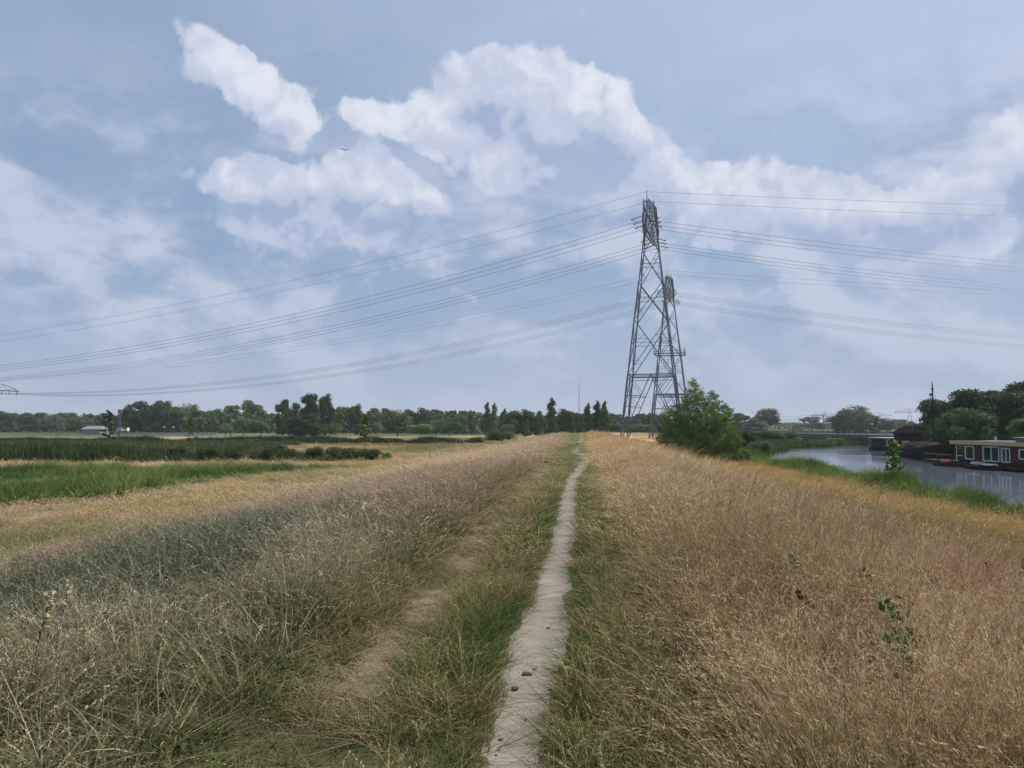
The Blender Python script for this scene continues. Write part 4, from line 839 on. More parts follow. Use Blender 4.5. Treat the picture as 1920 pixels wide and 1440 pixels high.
# ================================================================ PYLONS
def lerp(a, b, t): return tuple(a[i] + (b[i] - a[i]) * t for i in range(3))
def hw_at(z, prof): return float(np.interp(z, [p[0] for p in prof], [p[1] for p in prof]))
def tall_pylon():
    root = empty('pylon'); prof = [(-.3, 7.05), (15.7, 5.3), (28.7, 3.85), (37.6, 2.8), (45.3, 1.95), (51.5, 1.35), (57.6, .7)]
    st = MT['steel']
    def cn(i, z): h = hw_at(z, prof); sx, sy = ((-1, -1), (1, -1), (1, 1), (-1, 1))[i]; return (sx * h, sy * h, z)
    zs = [-.3, 15.7, 28.7, 37.6, 45.3, 51.5, 57.6]
    for i in range(4):
        m = MB()
        for a, b in zip(zs[:-1], zs[1:]): m.bar(cn(i, a), cn(i, b), .38 if a < 15 else .30 if a < 37 else .22)
        m.build('leg', st, root)
        MB().box((*cn(i, -.3)[:2], .05), (1.3, 1.3, .7)).build('footing', MT['concrete'], root)
    def br(p, q, w, nm='brace'): MB().bar(p, q, w * .78).build(nm, st, root)
    for f in range(4):
        a, b = f, (f + 1) % 4
        midr = lerp(cn(a, 15.7), cn(b, 15.7), .5)
        for c_, in ((a,), (b,)):
            br(midr, cn(c_, 0), .24)
            for k, z in enumerate((4.3, 8.2, 10.8)):       # struts from leg to the inclined brace
                t = z / 15.7; pb = lerp(cn(c_, 0), midr, t); br(cn(c_, z), pb, .15 if k != 2 else .22, 'strut'); 
            for z0, z1 in ((4.3, 0.6), (4.3, 8.2), (8.2, 10.8), (10.8, 15.2)):
                br(lerp(cn(c_, 0), midr, z0 / 15.7), cn(c_, z1), .11, 'strut')
        br(cn(a, 15.7), cn(b, 15.7), .30, 'horizontal_bar'); br(cn(a, 14.9), cn(b, 14.9), .18, 'horizontal_bar')
        for z0, z1 in ((15.7, 28.7), (28.7, 37.6), (37.6, 45.3), (45.3, 51.5)):
            w = .21 if z0 < 30 else .16
            br(cn(a, z0), cn(b, z1), w); br(cn(b, z0), cn(a, z1), w)
            ha, hb = hw_at(z0, prof), hw_at(z1, prof); tx = ha / (ha + hb); zc = z0 + (z1 - z0) * tx      # crossing of the X
            if z0 < 45: br(cn(a, zc), cn(b, zc), .11, 'horizontal_bar')
            for (l, o_) in ((a, b), (b, a)):
                for fz in (.25, .72):
                    zq = z0 + (z1 - z0) * fz; 
                    tt = fz if fz < tx else fz
                    P1 = lerp(cn(l, z0), cn(o_, z1), tt) if fz < tx else lerp(cn(o_, z0), cn(l, z1), tt)
                    br(cn(l, zq), P1, .09, 'strut')
                    zr = z0 + (z1 - z0) * (.45 if fz < tx else .55); br(P1, cn(l, zr), .08, 'strut')
        if f < 2: br(lerp(cn(a, 15.7), cn(b, 15.7), .5), lerp(cn((a + 2) % 4, 15.7), cn((b + 2) % 4, 15.7), .5), .18, 'horizontal_bar')
    # crossarm: box girder along y with sloping upper chords
    L = 15.6; zl = 50.4
    def low(y, s): return (s * (1.35 * (1 - abs(y) / L) + .55), y, zl)
    def up(y, s): k = abs(y) / L; return (s * (1.0 * (1 - k) + .4), y, 55.9 - 1.6 * k if k < .82 else 54.6 - (k - .82) / .18 * 3.6)
    for s in (-1, 1):
        m = MB(); m.bar(low(-L, s), low(0, s), .24); m.bar(low(0, s), low(L, s), .24); m.build('lower_chord', st, root)
        m = MB(); yq = [-L, -L * .82, -L * .4, 0, L * .4, L * .82, L]
        for p, q in zip(yq[:-1], yq[1:]): m.bar(up(p, s), up(q, s), .22)
        m.build('upper_chord', st, root)
    ys_ = np.linspace(-L, L, 15)
    for i, (p, q) in enumerate(zip(ys_[:-1], ys_[1:])):
        for s in (-1, 1):
            a_, b_ = (low(p, s), up(q, s)) if i % 2 else (up(p, s), low(q, s)); br(a_, b_, .14, 'girder_brace'); br(low(p, s), up(p, s), .12, 'girder_brace')
        br(low(p, -1), low(p, 1), .12, 'girder_brace'); br(low(p, -1), low(q, 1), .11, 'girder_brace'); br(up(p, -1), up(p, 1), .11, 'girder_brace'); br(up(p, 1), up(q, -1), .10, 'girder_brace')
    br(low(L, -1), low(L, 1), .16, 'girder_brace')
    for y_ in (-10, -2): MB().bar((0, y_, 54.2), (0, y_, 57.3), .16).build('earth_peak', st, root)
    # strings of insulators pulled out towards each span
    for y_ in PH:
        for s in (-1, 1):
            m = MB(); m.tube([(s * .8, y_, 50.2), (s * 2.9, y_, 49.6)], .09, 6); m.tube([(s * 2.9, y_, 49.6), (s * 3.1, y_, 49.55)], .2, 6); m.build('insulator', MT['insul'], root)
        MB().tube([(-3, y_, 49.6), (-1.5, y_, 48.7), (0, y_, 48.4), (1.5, y_, 48.7), (3, y_, 49.6)], .04, 4).build('jumper_cable', MT['wire'], root)
    return root
PH = (-15.0, -11.0, -7.0, 7.0, 11.0, 15.0); EW = (-10.0, -2.0)
YAW = R(-15)
def line_dir(t, off, base):        # t metres along the wires to the right, off metres along the crossarm
    return (base[0] + math.cos(YAW) * t - math.sin(YAW) * off, base[1] + math.sin(YAW) * t + math.cos(YAW) * off)
T1 = (34.0, 187.0); T2 = (55.9, 273.0)
z1 = float(hgt(np.array([T1[0]]), np.array([T1[1]]))[0]); z2 = float(hgt(np.array([T2[0]]), np.array([T2[1]]))[0])
p1 = tall_pylon(); p1.location = (*T1, -2.0); p1.rotation_euler.z = YAW
tag(p1, 'tall grey lattice pylon nearer the camera, left of the riverside willow', 'pylon', 'tall river crossing pylons')
p1.scale = (1, 1, 1.02); p2 = copy_tree(p1); p2.location = (*T2, -3.0); tag(p2, 'smaller looking lattice pylon behind the near one, with a square work platform', 'pylon')
m = MB()
for z_ in (30.5, 29.6):
    for s in (-1, 1): m.bar((-5.2, s * 4.6, z_), (5.2, s * 4.6, z_), .32 if z_ < 30 else .12); m.bar((s * 5.0, -4.8, z_), (s * 5.0, 4.8, z_), .32 if z_ < 30 else .12)
for sx in (-5.2, 5.2):
    for sy in (-4.6, 4.6): m.bar((sx, sy, 29.3), (sx, sy, 31.4), .22)
m.build('platform', MT['steel'], p2)
def wide_pylon(loc, label, yaw=YAW, H=24.0, arm=15.0):
    root = empty('pylon', loc, yaw); st = MT['steel']; f = H / 24
    def cn(i, z): h = float(np.interp(z, [0, 18 * f, 25.5 * f], [3.4 * f, 1.5 * f, .5 * f])); sx, sy = ((-1, -1), (1, -1), (1, 1), (-1, 1))[i]; return (sx * h, sy * h, z)
    for i in range(4):
        m = MB(); m.bar(cn(i, -.5), cn(i, 18 * f), .30 * f); m.bar(cn(i, 18 * f), cn(i, 25.5 * f), .24 * f); m.build('leg', st, root)
    for k in range(4):
        a, b = k, (k + 1) % 4
        for z0, z1_ in ((0, 7), (7, 12.5), (12.5, 17), (17, 20.5)): MB().bar(cn(a, z0 * f), cn(b, z1_ * f), .15 * f).build('brace', st, root); MB().bar(cn(b, z0 * f), cn(a, z1_ * f), .15 * f).build('brace', st, root)
    zl = 20.8 * f
    def up(y): k = abs(y) / arm; return (0, y, (24.3 - 2.9 * k * k) * f)
    m = MB(); m.bar((-.6, -arm - .7, zl), (-.6, arm + .7, zl), .42 * f); m.bar((.6, -arm - .7, zl), (.6, arm + .7, zl), .42 * f); m.build('crossarm', st, root)
    yq = np.linspace(-arm, arm, 13); m = MB(); m2 = MB()
    for i, (p, q) in enumerate(zip(yq[:-1], yq[1:])): m.bar(up(p), up(q), .22 * f); a_, b_ = (up(p), (0, q, zl)) if i % 2 else ((0, p, zl), up(q)); m2.bar(a_, b_, .13 * f)
    m.build('upper_chord', st, root); g_ = m2.build('girder_lattice', st, root); g_['kind'] = 'stuff'
    for y_ in PH: MB().tube([(0, y_ * arm / 15, zl), (0, y_ * arm / 15, zl - 2.1 * f)], .16 * f, 5).build('insulator', MT['insul'], root)
    tag(root, label, 'pylon', 'wide low pylons far off'); return root
SP = 305.0
lb2 = line_dir(-SP, 0, T2); rb2 = line_dir(SP, 0, T2); lb1 = line_dir(-SP, 0, T1); rb1 = line_dir(SP, 0, T1)
wide_pylon((*lb2, -2.4), 'wide low pylon cut off by the left edge of the picture')
wide_pylon((px(1705, 886), 886, -2.5), 'largest of the far wide pylons, right of the great bridge tree', yaw=R(62))
wide_pylon((px(1650, 1180), 1180, -2.5), 'far wide pylon just right of the great bridge tree', yaw=R(62))
wide_pylon((px(1546, 1080), 1080, -2.5), 'faint far pylon behind the railway masts', yaw=R(62))
wide_pylon((px(1498, 1700), 1700, -2.5), 'faintest far pylon left of the railway masts', yaw=R(62))
# wires: each runs from the left span over the tall pylon and down the right span
def wire(base, off, zt, ze, sagl, label, grp, rad=.042):
    P = []
    for t in np.concatenate([np.linspace(-SP, 0, 46), np.linspace(0, SP, 46)[1:]]):
        k = abs(t) / SP; ze_, sg = (ze, sagl) if t < 0 else ((ze + 1.0, sagl - 2.0) if ze < 20 else (ze + 7, sagl - 4)); z_ = zt + (ze_ - zt) * k - 4 * sg * k * (1 - k); x_, y_ = line_dir(t, off, base); P.append((x_, y_, z_))
    m = MB(); m.tube(P, rad, 4); o = m.build('power_line', MT['wire']); tag(o, label, 'power line', grp)
names = ['outermost', 'middle', 'innermost']
for li, (base, zb, nm) in enumerate(((T1, -2.0, 'near'), (T2, -3.0, 'far'))):
    for i, off in enumerate(PH):
        side = 'camera side' if i < 3 else 'far side'; which = names[i] if i < 3 else names[5 - i]
        wire(base, off, zb + 50.5, 16.8, 11.0, f'{which} phase cable on the {side} of the {nm} tall pylon', f'cables of the {nm} pylon line', .037)
    for i, off in enumerate(EW):
        wire(base, off, zb + 58.3, 22.0, 7.0, f'{"upper" if i == 0 else "lower"} thin earth wire over the top of the {nm} tall pylon', f'cables of the {nm} pylon line', .028)
# thin radio mast
mr = empty('radio_mast', (px(1086, 780), 780, -2.3)); tag(mr, 'thin tall lattice radio mast rising behind the end of the path', 'mast')
m = MB(); 
for k in range(3): a = k * 2.1; m.bar((1.3 * math.cos(a), 1.3 * math.sin(a), 0), (.25 * math.cos(a), .25 * math.sin(a), 46), .28, .14)
m.build('mast_legs', MT['steel'], mr)
for k in range(14): z_ = 2 + 3.1 * k; h = 1.3 - 1.05 * z_ / 46; MB().bar((-h, 0, z_), (h, 0, z_ + 3), .14).build('brace', MT['steel'], mr)
MB().bar((0, 0, 44), (0, 0, 51), .16).build('antenna', MT['steel'], mr)

# ================================================================ RAILWAY MASTS, ROAD BRIDGES
def portal(u0, u1, D, top, base_z, label, beam=True, grp='railway masts and portals', w=.32):
    x0, x1 = px(u0, D), px(u1, D); root = empty('catenary_portal' if beam else 'catenary_mast', (x0, D, base_z)); h = zz_(top, D) - base_z; tag(root, label, 'railway mast', grp)
    MB().bar((0, 0, 0), (0, 0, h), w).build('post', MT['steel'], root)
    if beam:
        MB().bar((x1 - x0, 0, 0), (x1 - x0, 0, h), w).build('post', MT['steel'], root)
        m = MB(); n = 8
        for zq in (h - .3, h - 1.3): m.bar((-.8, 0, zq), (x1 - x0 + .8, 0, zq), .2)
        for k in range(n): xa, xb = (x1 - x0) * k / n, (x1 - x0) * (k + 1) / n; m.bar((xa, 0, h - .3), (xb, 0, h - 1.3), .1)
        m.build('beam', MT['steel'], root)
    else: MB().bar((-1.6, 0, h - .8), (2.0, 0, h - .5), .16).build('bracket', MT['steel'], root)
portal(1522, 1543, 520, 778, -2, 'railway portal over the loose tree behind the bridge'); portal(1552, 1572, 500, 780, -2, 'railway portal beside the great bridge tree')
portal(223, 226.5, 300, 768, -2, 'tall double railway mast at the left end of the white rail', w=.35)
portal(200, 200, 300, 774, -2, 'thin railway mast behind the forked young tree', False); portal(111, 111, 300, 789, -2, 'short mast in the left meadow before the pale willow', False)
portal(801, 817, 330, 776, -2, 'pale railway portal behind the rounded shrub', w=.3); portal(780, 872, 470, 776, -2, 'long dark railway beam above the left tree row', w=.6)
portal(433, 433, 320, 774, -2, 'thin mast left of the pale rounded tree', False)
for k, (v0, v1) in enumerate(((779, 784), (784, 787), (787, 790))):
    m = MB(); m.tube([(px(1460, 560), 560, zz_(v0 + 3, 560)), (px(1522, 520), 520, zz_(v0, 520)), (px(1572, 500), 500, zz_(v0 + 1, 500)), (px(1700, 480), 480, zz_(v1 + 3, 480))], .07, 4)
    tag(m.build('railway_cable', MT['wire']), ['top', 'middle', 'lowest'][k] + ' railway cable stretched between the portals', 'cable', 'railway cables')
# river bridge
A0 = Vector((78, 318, 0)); B0 = Vector((93.5, 150, 0)); dv = (B0 - A0); Lb = dv.length; ang = math.atan2(dv.y, dv.x)
br_ = empty('road_bridge', (A0.x, A0.y, 0), ang); tag(br_, 'low grey road bridge crossing the river behind the reed headland', 'bridge')
MB().box((Lb / 2, 4, -.70), (Lb, 8, .5)).build('deck', MT['concrete'], br_)
MB().box((Lb / 2, -.12, -.95), (Lb, .3, 1.0)).build('edge_girder', MT['deckside'], br_)
MB().box((Lb / 2, 7.9, -1.0), (Lb, .3, .9)).build('edge_girder', MT['deckside'], br_)
MB().box((Lb / 2, 4, -.42), (Lb, 7.2, .06)).build('road_surface', plain('asphalt', (.06, .06, .062), .9), br_)
for s_ in (0.05, 7.9):
    for z_ in (.38, .05): MB().bar((0, s_, z_), (Lb, s_, z_), .10 if z_ > .2 else .16).build('rail', MT['deckside'], br_)
pm_ = MB().bar((0, 0, -.45), (0, 0, .38), .09).mesh('rail_post')
for s_ in (0.05, 7.9):
    for k in range(58): o = mesh_obj('rail_post', pm_, MT['deckside'], br_); o.location = (1.5 + k * 2.9, s_, 0)
for t_ in (88, 112, 138, 162):
    p_ = MB().box((t_, 4, -2.9), (1.1, 6.6, 3.4)).build('pier', MT['concrete'], br_); MB().box((t_, 4, -1.42), (1.7, 8.2, .5)).build('pier_cap', MT['concrete'], p_)
for k, (t_, c_) in enumerate(((30, 'white'), )):
    pass
# light concrete rail of the left road, and roof behind
rl = empty('road_parapet', (px(228, 300), 300, -2.1)); tag(rl, 'long pale concrete road parapet in front of the left tree group', 'parapet')
x1_ = px(412, 300) - px(228, 300); pn = MB().box((1.45, 0, .95), (2.86, .25, .95)).mesh('panel'); po = MB().box((0, -.06, .75), (.3, .4, 1.5)).mesh('post')
for k in range(int(x1_ / 3.0)):
    o = mesh_obj('panel', pn, plain('pale_concrete', (.33, .335, .33), .8) if 'pale_concrete' not in bpy.data.materials else bpy.data.materials['pale_concrete'], rl); o.location = (k * 3.0, k * .3, 0)
    o = mesh_obj('post', po, bpy.data.materials['pale_concrete'], rl); o.location = (k * 3.0 - .05, k * .3, 0)
MB().bar((0, 0, 1.62), (x1_, x1_ * .1, 1.62), .16).build('top_rail', MT['deckside'], rl)
bd = empty('building', (px(180, 380), 380, -2)); tag(bd, 'low grey-roofed building behind the far meadow on the left', 'building')
MB().box((0, 0, 1.2), (9, 8, 2.4)).build('wall', MT['concrete'], bd); MB().add([(-5, -4.5, 2.4), (5, -4.5, 2.4), (5, 4.5, 2.4), (-5, 4.5, 2.4), (-4, 0, 4), (4, 0, 4)], [(0, 1, 5, 4), (1, 2, 5), (2, 3, 4, 5), (3, 0, 4), (3, 2, 1, 0)]).build('roof', MT['roof'], bd)
vn = empty('van', (px(232, 330), 330, -.6)); tag(vn, 'small white van passing behind the left end of the pale parapet', 'van')
MB().box((0, 0, 1.1), (4.6, 1.9, 1.5), taper=.94).build('body', MT['white'], vn); MB().box((1.2, 0, 1.5), (1.6, 1.86, .55)).build('window', MT['glass'], vn)
for a in (-1.5, 1.5): MB().tube([(a, -.98, .35), (a, .98, .35)], .35, 10).build('wheel', MT['black'], vn)
for u_, lb_2 in ((309, 'small white-and-red round road sign left of the other one'), (326, 'small grey road sign above the pale parapet')):
    r0 = empty('road_sign', (px(u_, 305), 305, -2)); tag(r0, lb_2, 'road sign'); MB().bar((0, 0, 0), (0, 0, 3.7), .1).build('post', MT['steel'], r0); MB().tube([(0, -.05, 3.5), (0, .0, 3.5)], .42, 12).build('sign_plate', MT['white'], r0)
# tree stakes and wooden cage in the meadow
cg = empty('wooden_cage', (px(529, 95), 95, float(hgt(np.array([px(529, 95)]), np.array([95.]))[0]))); tag(cg, 'small dark wooden cage standing alone in the tan meadow', 'cage')
for sx in (-.42, .42):
    for sy in (-.42, .42): MB().box((sx, sy, .6), (.09, .09, 1.3)).build('post', MT['darkwood'], cg)
for s_ in (-.44, .44):
    for k in range(5): MB().box((0, s_, .15 + k * .25), (.95, .03, .16)).build('slat', MT['darkwood'], cg); MB().box((s_, 0, .15 + k * .25), (.03, .95, .16)).build('slat', MT['darkwood'], cg)
sk = empty('stake_frame', (px(361, 100), 99.6, float(hgt(np.array([px(361, 100)]), np.array([99.6]))[0]))); tag(sk, 'wooden stake frame holding the sparse young tree', 'tree stake')
for sx in (-.55, .55): MB().box((sx, 0, .8), (.09, .09, 2.0)).build('stake', MT['wood'], sk)
MB().box((0, 0, 1.6), (1.3, .07, .12)).build('crossbar', MT['wood'], sk)

# ================================================================ HOUSEBOAT (river side faces left, along x = 54.3)
WZ = WATER_Z
hb = empty('houseboat', (54.3, 84, WZ)); tag(hb, 'brown flat-roofed houseboat with white windows moored on the right bank', 'houseboat')
ys0, ys1 = -14.0, 9.4          # local extents along the river (near end, far end)
hl = MB(); hl.box((2.9, -2.2, .30), (6.4, 24.2, .9)); hl.build('hull', MT['black'], hb)
rf = MB(); rf.box((3.0, (ys0 + 11.2) / 2, 2.87), (7.0, 11.2 - ys0, .10)); RO = rf.build('roof', MT['roof'], hb)
for c, d in (((-.52, (ys0 + 11.2) / 2, 2.80), (.08, 11.2 - ys0, .42)), ((6.52, (ys0 + 11.2) / 2, 2.80), (.08, 11.2 - ys0, .42)), ((3, 11.24, 2.80), (7.1, .08, .42)), ((3, ys0 - .04, 2.80), (7.1, .08, .42))): MB().box(c, d).build('fascia', MT['cream'], hb)
# wall with real openings: strips round the windows
wins = [(7.15, 8.95, .82, 2.42, 1), (2.45, 5.45, .74, 2.44, 2), (.55, 2.05, .74, 2.38, 2), (-2.9, -.9, 1.2, 2.32, 1), (-6.6, -4.4, 1.2, 2.32, 1), (-10.8, -8.6, 1.2, 2.32, 1)]
W = MB(); cur = 9.4
for (a, b, z0, z1_, n_) in sorted(wins, key=lambda q: -q[1]):
    if cur - b > .01: W.box((.06, (cur + b) / 2, 1.66), (.12, cur - b, 1.94))
    W.box((.06, (a + b) / 2, (z0 + .69) / 2), (.12, b - a, z0 - .69)); W.box((.06, (a + b) / 2, (z1_ + 2.63) / 2), (.12, b - a, 2.63 - z1_)); cur = a
W.box((.06, (cur + ys0) / 2, 1.66), (.12, cur - ys0, 1.94)); W.build('wall', MT['brownwall'], hb)
MB().box((5.9, (9.4 + ys0) / 2, 1.66), (.12, 9.4 - ys0, 1.94)).build('wall', MT['brownwall'], hb)
for y_ in (9.34, ys0 + .06): MB().box((2.98, y_, 1.66), (5.7, .12, 1.94)).build('wall', MT['brownwall'], hb)
for k in range(int((9.4 - ys0) / 1.6)):    # battens between cladding panels
    y_ = 9.2 - k * 1.6
    if not any(a - .1 < y_ < b + .1 for a, b, *_ in wins): MB().box((-.012, y_, 1.66), (.024, .05, 1.92)).build('batten', MT['brownwall'], hb)
for (a, b, z0, z1_, n_) in wins:
    f = MB(); t = .11
    f.box((.01, (a + b) / 2, z1_ - t / 2), (.16, b - a, t)); f.box((.01, (a + b) / 2, z0 + t / 2), (.16, b - a, t)); f.box((.01, a + t / 2, (z0 + z1_) / 2), (.16, t, z1_ - z0 - 2 * t)); f.box((.01, b - t / 2, (z0 + z1_) / 2), (.16, t, z1_ - z0 - 2 * t))
    wo_ = f.build('window', MT['white'], hb)
    if n_ == 2: MB().box((.015, (a + b) / 2, (z0 + z1_) / 2), (.13, .09, z1_ - z0 - 2 * t)).build('mullion', MT['white'], wo_)
    MB().box((.06, (a + b) / 2, (z0 + z1_) / 2), (.02, b - a - 2 * t, z1_ - z0 - 2 * t)).build('pane', MT['glass'], wo_)
MB().box((-.04, 2.25, 1.6), (.1, .3, 1.9)).build('door_post', MT['blueframe'], hb)
# covered porch at the far end
for y_ in (10.9,):
    for x_ in (.1, 2.2, 4.2, 5.9): MB().box((x_, y_, 1.66), (.10, .10, 1.94)).build('porch_post', MT['white'] if x_ < .2 else MT['brownwall'], hb)
MB().box((0.06, 10.15, 1.75), (.03, 1.3, 1.6)).build('porch_glass', MT['glass'], hb); MB().box((.06, 10.15, 1.2), (.06, 1.4, .06)).build('porch_rail', MT['white'], hb)
MB().box((2.9, 10.4, .45), (6.2, 2.2, .16)).build('porch_floor', MT['darkwood'], hb)
MB().box((3.5, -4.5, 3.2), (4.2, 12.5, .55)).build('roof_box', MT['deckside'], hb); MB().box((3.5, -4.5, 3.5), (4.5, 12.8, .06)).build('roof_box_lid', MT['lightroof'], hb)
MB().tube([(1.6, 5.6, 2.9), (1.6, 5.6, 3.55)], .11, 10).build('flue_pipe', MT['lightroof'], hb)
for y_ in (6.3, 3.4): MB().box((1.8, y_, 3.0), (1.5, 1.6, .16)).build('skylight', MT['lightroof'], hb)
MB().box((-1.15, 3.0, .26), (1.5, 13, .14)).build('side_deck', MT['darkwood'], hb)
# low things lying on the side deck
rng2 = random.Random(4)
def rowboat(loc, rz, L_, W_, label, mt, grp='small boats beside the houseboat'):
    root = empty('rowing_boat', loc, rz); tag(root, label, 'rowing boat', grp)
    V = []; F = []; n = 12
    for i in range(n + 1):
        t = i / n; w = W_ / 2 * max(.06, math.sin(math.pi * min(1, .12 + t * .95)) ** .6); sh = .5 + .22 * (2 * t - 1) ** 2; y_ = (t - .5) * L_
        V += [(-w, y_, sh), (-w * .65, y_, .05), (w * .65, y_, .05), (w, y_, sh), (w - .05, y_, sh), (w * .6, y_, .16), (-w * .6, y_, .16), (-w + .05, y_, sh)]
    for i in range(n):
        for k in range(8): F.append((i * 8 + k, i * 8 + (k + 1) % 8, i * 8 + 8 + (k + 1) % 8, i * 8 + 8 + k))
    F.append(tuple(range(8))); F.append(tuple(range(n * 8, n * 8 + 8))[::-1]); MB().add(V, F).build('hull', mt, root)
    for t in (-.2, .18): MB().box((0, t * L_, .42), (W_ * .8, .24, .04)).build('thwart', MT['wood'], root)
    return root
rowboat((51.9, 92.5, WZ - .1), R(8), 5.2, 1.5, 'dark open rowing boat with a pale bow by the houseboat porch', MT['darkwood'])
rowboat((51.6, 85.5, WZ - .1), R(3), 6.0, 1.6, 'dark low boat under the large houseboat window', MT['black'])
for (x_, y_, sx, sy, sz, mt, nm, lb_3, ct) in ((52.0, 93.2, .7, .9, .25, 'redpaint', 'crate', 'small red crate lying in the rowing boat by the porch', 'crate'), (52.9, 88.2, .9, 1.3, .3, 'lightroof', 'tarpaulin', 'pale folded tarpaulin on the deck under the window', 'tarpaulin'), (52.9, 86.0, .6, 1.6, .18, 'white', 'board', 'white board lying on the deck under the window', 'board')):
    tag(MB().box((x_, y_, WZ + .42 + sz / 2), (sx, sy, sz), .3, .85).build(nm, MT[mt]), lb_3, ct)

# ================================================================ BARGE (old sailing barge, far end left)
bg_a = Vector((66.5, 131.5, 0)); bg_b = Vector((58.6, 102.5, 0)); dv = bg_b - bg_a; LB_ = dv.length; ang = math.atan2(dv.y, dv.x)
bg = empty('barge', (bg_a.x, bg_a.y, WZ), ang); tag(bg, 'old dark rounded barge with wheelhouse and mast on the right bank', 'barge')
MT['hatch'] = plain('hatch_brown', (.024, .013, .010), .95, 0, .4, 1.5, .2, .1); n = 26; V = []; F = []; wid = 5.4; m_ = 10
def hull_sec(t):
    w = wid / 2 * min(1, math.sin(math.pi * min(.5, .06 + t * 2.2)) ** .5, (math.sin(math.pi * min(.5, .07 + (1 - t) * 1.9))) ** .55); sh = 1.25 + 1.05 * t ** 3 + .5 * (1 - t) ** 4; return w, sh
for i in range(n + 1):
    t = i / n; w, sh = hull_sec(t); x_ = t * LB_
    for k in range(m_):
        a = math.pi * k / (m_ - 1); yy_ = -math.cos(a); dep = math.sin(a); V.append((x_, yy_ * w * (1.0 if dep < .3 else .97), sh - (sh + .7) * min(1, dep * 1.15)))
for i in range(n):
    for k in range(m_ - 1): F.append((i * m_ + k, (i + 1) * m_ + k, (i + 1) * m_ + k + 1, i * m_ + k + 1))
    F.append((i * m_ + m_ - 1, (i + 1) * m_ + m_ - 1, (i + 1) * m_, i * m_))
F.append(tuple(range(m_))[::-1]); F.append(tuple(range(n * m_, (n + 1) * m_)))
o = MB().add(V, F).build('hull', MT['black'], bg)
for s in (-1, 1):
    P = [(i / n * LB_, s * (hull_sec(i / n)[0] + .04), hull_sec(i / n)[1] + .03) for i in range(n + 1)]; MB().tube(P, .11, 5).build('gunwale', MT['darkwood'], bg)
# arched hatch covers, each panel its own
for k in range(8):
    x0 = 7.0 + k * 2.1; V = []; F = []; ww = 2.0
    for j in range(9):
        a = math.pi * j / 8; yy_ = -math.cos(a) * ww; z_ = 1.35 + .05 * k * .6 + 1.05 * math.sin(a) * (1 - .05 * abs(k - 3)); V += [(x0, yy_, z_), (x0 + 2.02, yy_, z_)]
    F = [(2 * j, 2 * j + 1, 2 * j + 3, 2 * j + 2) for j in range(8)] + [tuple(range(0, 18, 2)), tuple(range(1, 18, 2))[::-1]]; MB().add(V, F).build('hatch_cover', MT['hatch'], bg)
MT['darkroof'] = plain('dark_roof', (.016, .014, .016), 1.0, 0, .2, 2, 0, .0); cb = MB(); cb.box((3.4, 0, 2.6), (4.2, 3.6, 2.0)); wh = cb.build('wheelhouse', MT['darkwood'], bg)
MB().box((3.4, 0, 3.66), (5.6, 4.6, .12)).build('eave', MT['darkwood'], wh)
MB().add([(1.0, -2.2, 3.72), (5.8, -2.2, 3.72), (5.8, 2.2, 3.72), (1.0, 2.2, 3.72), (2.9, 0, 4.95), (3.9, 0, 4.95)], [(0, 1, 5, 4), (1, 2, 5), (2, 3, 4, 5), (3, 0, 4)]).build('pyramid_roof', MT['darkroof'], wh)
for (x_, y_) in ((2.2, -1.82), (3.4, -1.82), (4.6, -1.82)): 
    w_ = MB().box((x_, y_, 2.95), (.8, .06, .8)).build('window', MT['darkwood'], wh); MB().box((x_, y_ - .035, 2.95), (.66, .02, .66)).build('pane', MT['glass'], wh)
MB().box((5.8, -1.0, 1.95), (1.1, .9, .9)).build('deck_box', MT['cream'], bg); MB().box((.9, 0, 1.9), (1.2, 3.2, .7)).build('stern_locker', MT['darkwood'], bg)
MB().tube([(18.5, .2, 1.4), (18.5, .2, 10.9), (18.45, .2, 11.4)], [.15, .08, .03], 8).build('mast', MT['darkwood'], bg)
MB().bar((18.5, -1.5, 7.0), (18.5, 1.7, 7.0), .13).build('crosstree', MT['darkwood'], bg); MB().bar((17.4, .2, 7.0), (17.4, .2, 9.4), .08).build('antenna_pole', MT['darkwood'], bg); MB().bar((17.3, .2, 7.0), (18.5, .2, 7.0), .08).build('antenna_arm', MT['darkwood'], bg)
MB().tube([(17.4, .2, 9.3), (17.4, .2, 9.6)], .18, 6).build('lantern', MT['black'], bg); MB().tube([(18.48, .2, 10.1), (18.48, .2, 10.35)], .16, 6).build('lantern', MT['black'], bg)
for (x_, y_) in ((28.5, 0), (12, -2.4), (12, 2.4), (22, -2.3)): MB().tube([(18.5, .2, 10.4), (x_, y_, 1.8 if x_ < 25 else 2.5)], .014, 3).build('stay', MT['wire'], bg)
MB().box((29.6, -.2, 1.2), (1.6, .3, 2.0), R(12)).build('leeboard', MT['darkwood'], bg)
for (x_, y_, sx, sy, sz) in ((8, -2.35, .9, .4, .35), (10.5, -2.4, .5, .4, .5), (20.5, -2.3, .7, .35, .3), (24.5, -1.2, .8, .9, .5)): MB().box((x_, y_, hull_sec(x_ / LB_)[1] + sz / 2), (sx, sy, sz), .2).build('deck_locker', MT['wood'], bg)
# jetty between barge and houseboat
jt = empty('jetty', (55.6, 99.2, WZ)); tag(jt, 'low dark wooden jetty between the barge and the houseboat', 'jetty')
for k in range(16): MB().box((0, -3.2 + k * .42, .42), (2.6, .36, .07)).build('plank', MT['wood' if k % 5 == 0 else 'darkwood'], jt)
for sx in (-1.2, 1.2):
    for sy in (-3.2, 0, 3.2): MB().tube([(sx, sy, -1.0), (sx, sy, 1.3)], .11, 8).build('pile', MT['darkwood'], jt)
for sx in (-1.25,): MB().bar((sx, -3.2, 1.2), (sx, 3.2, 1.2), .08).build('handrail', MT['wood'], jt)
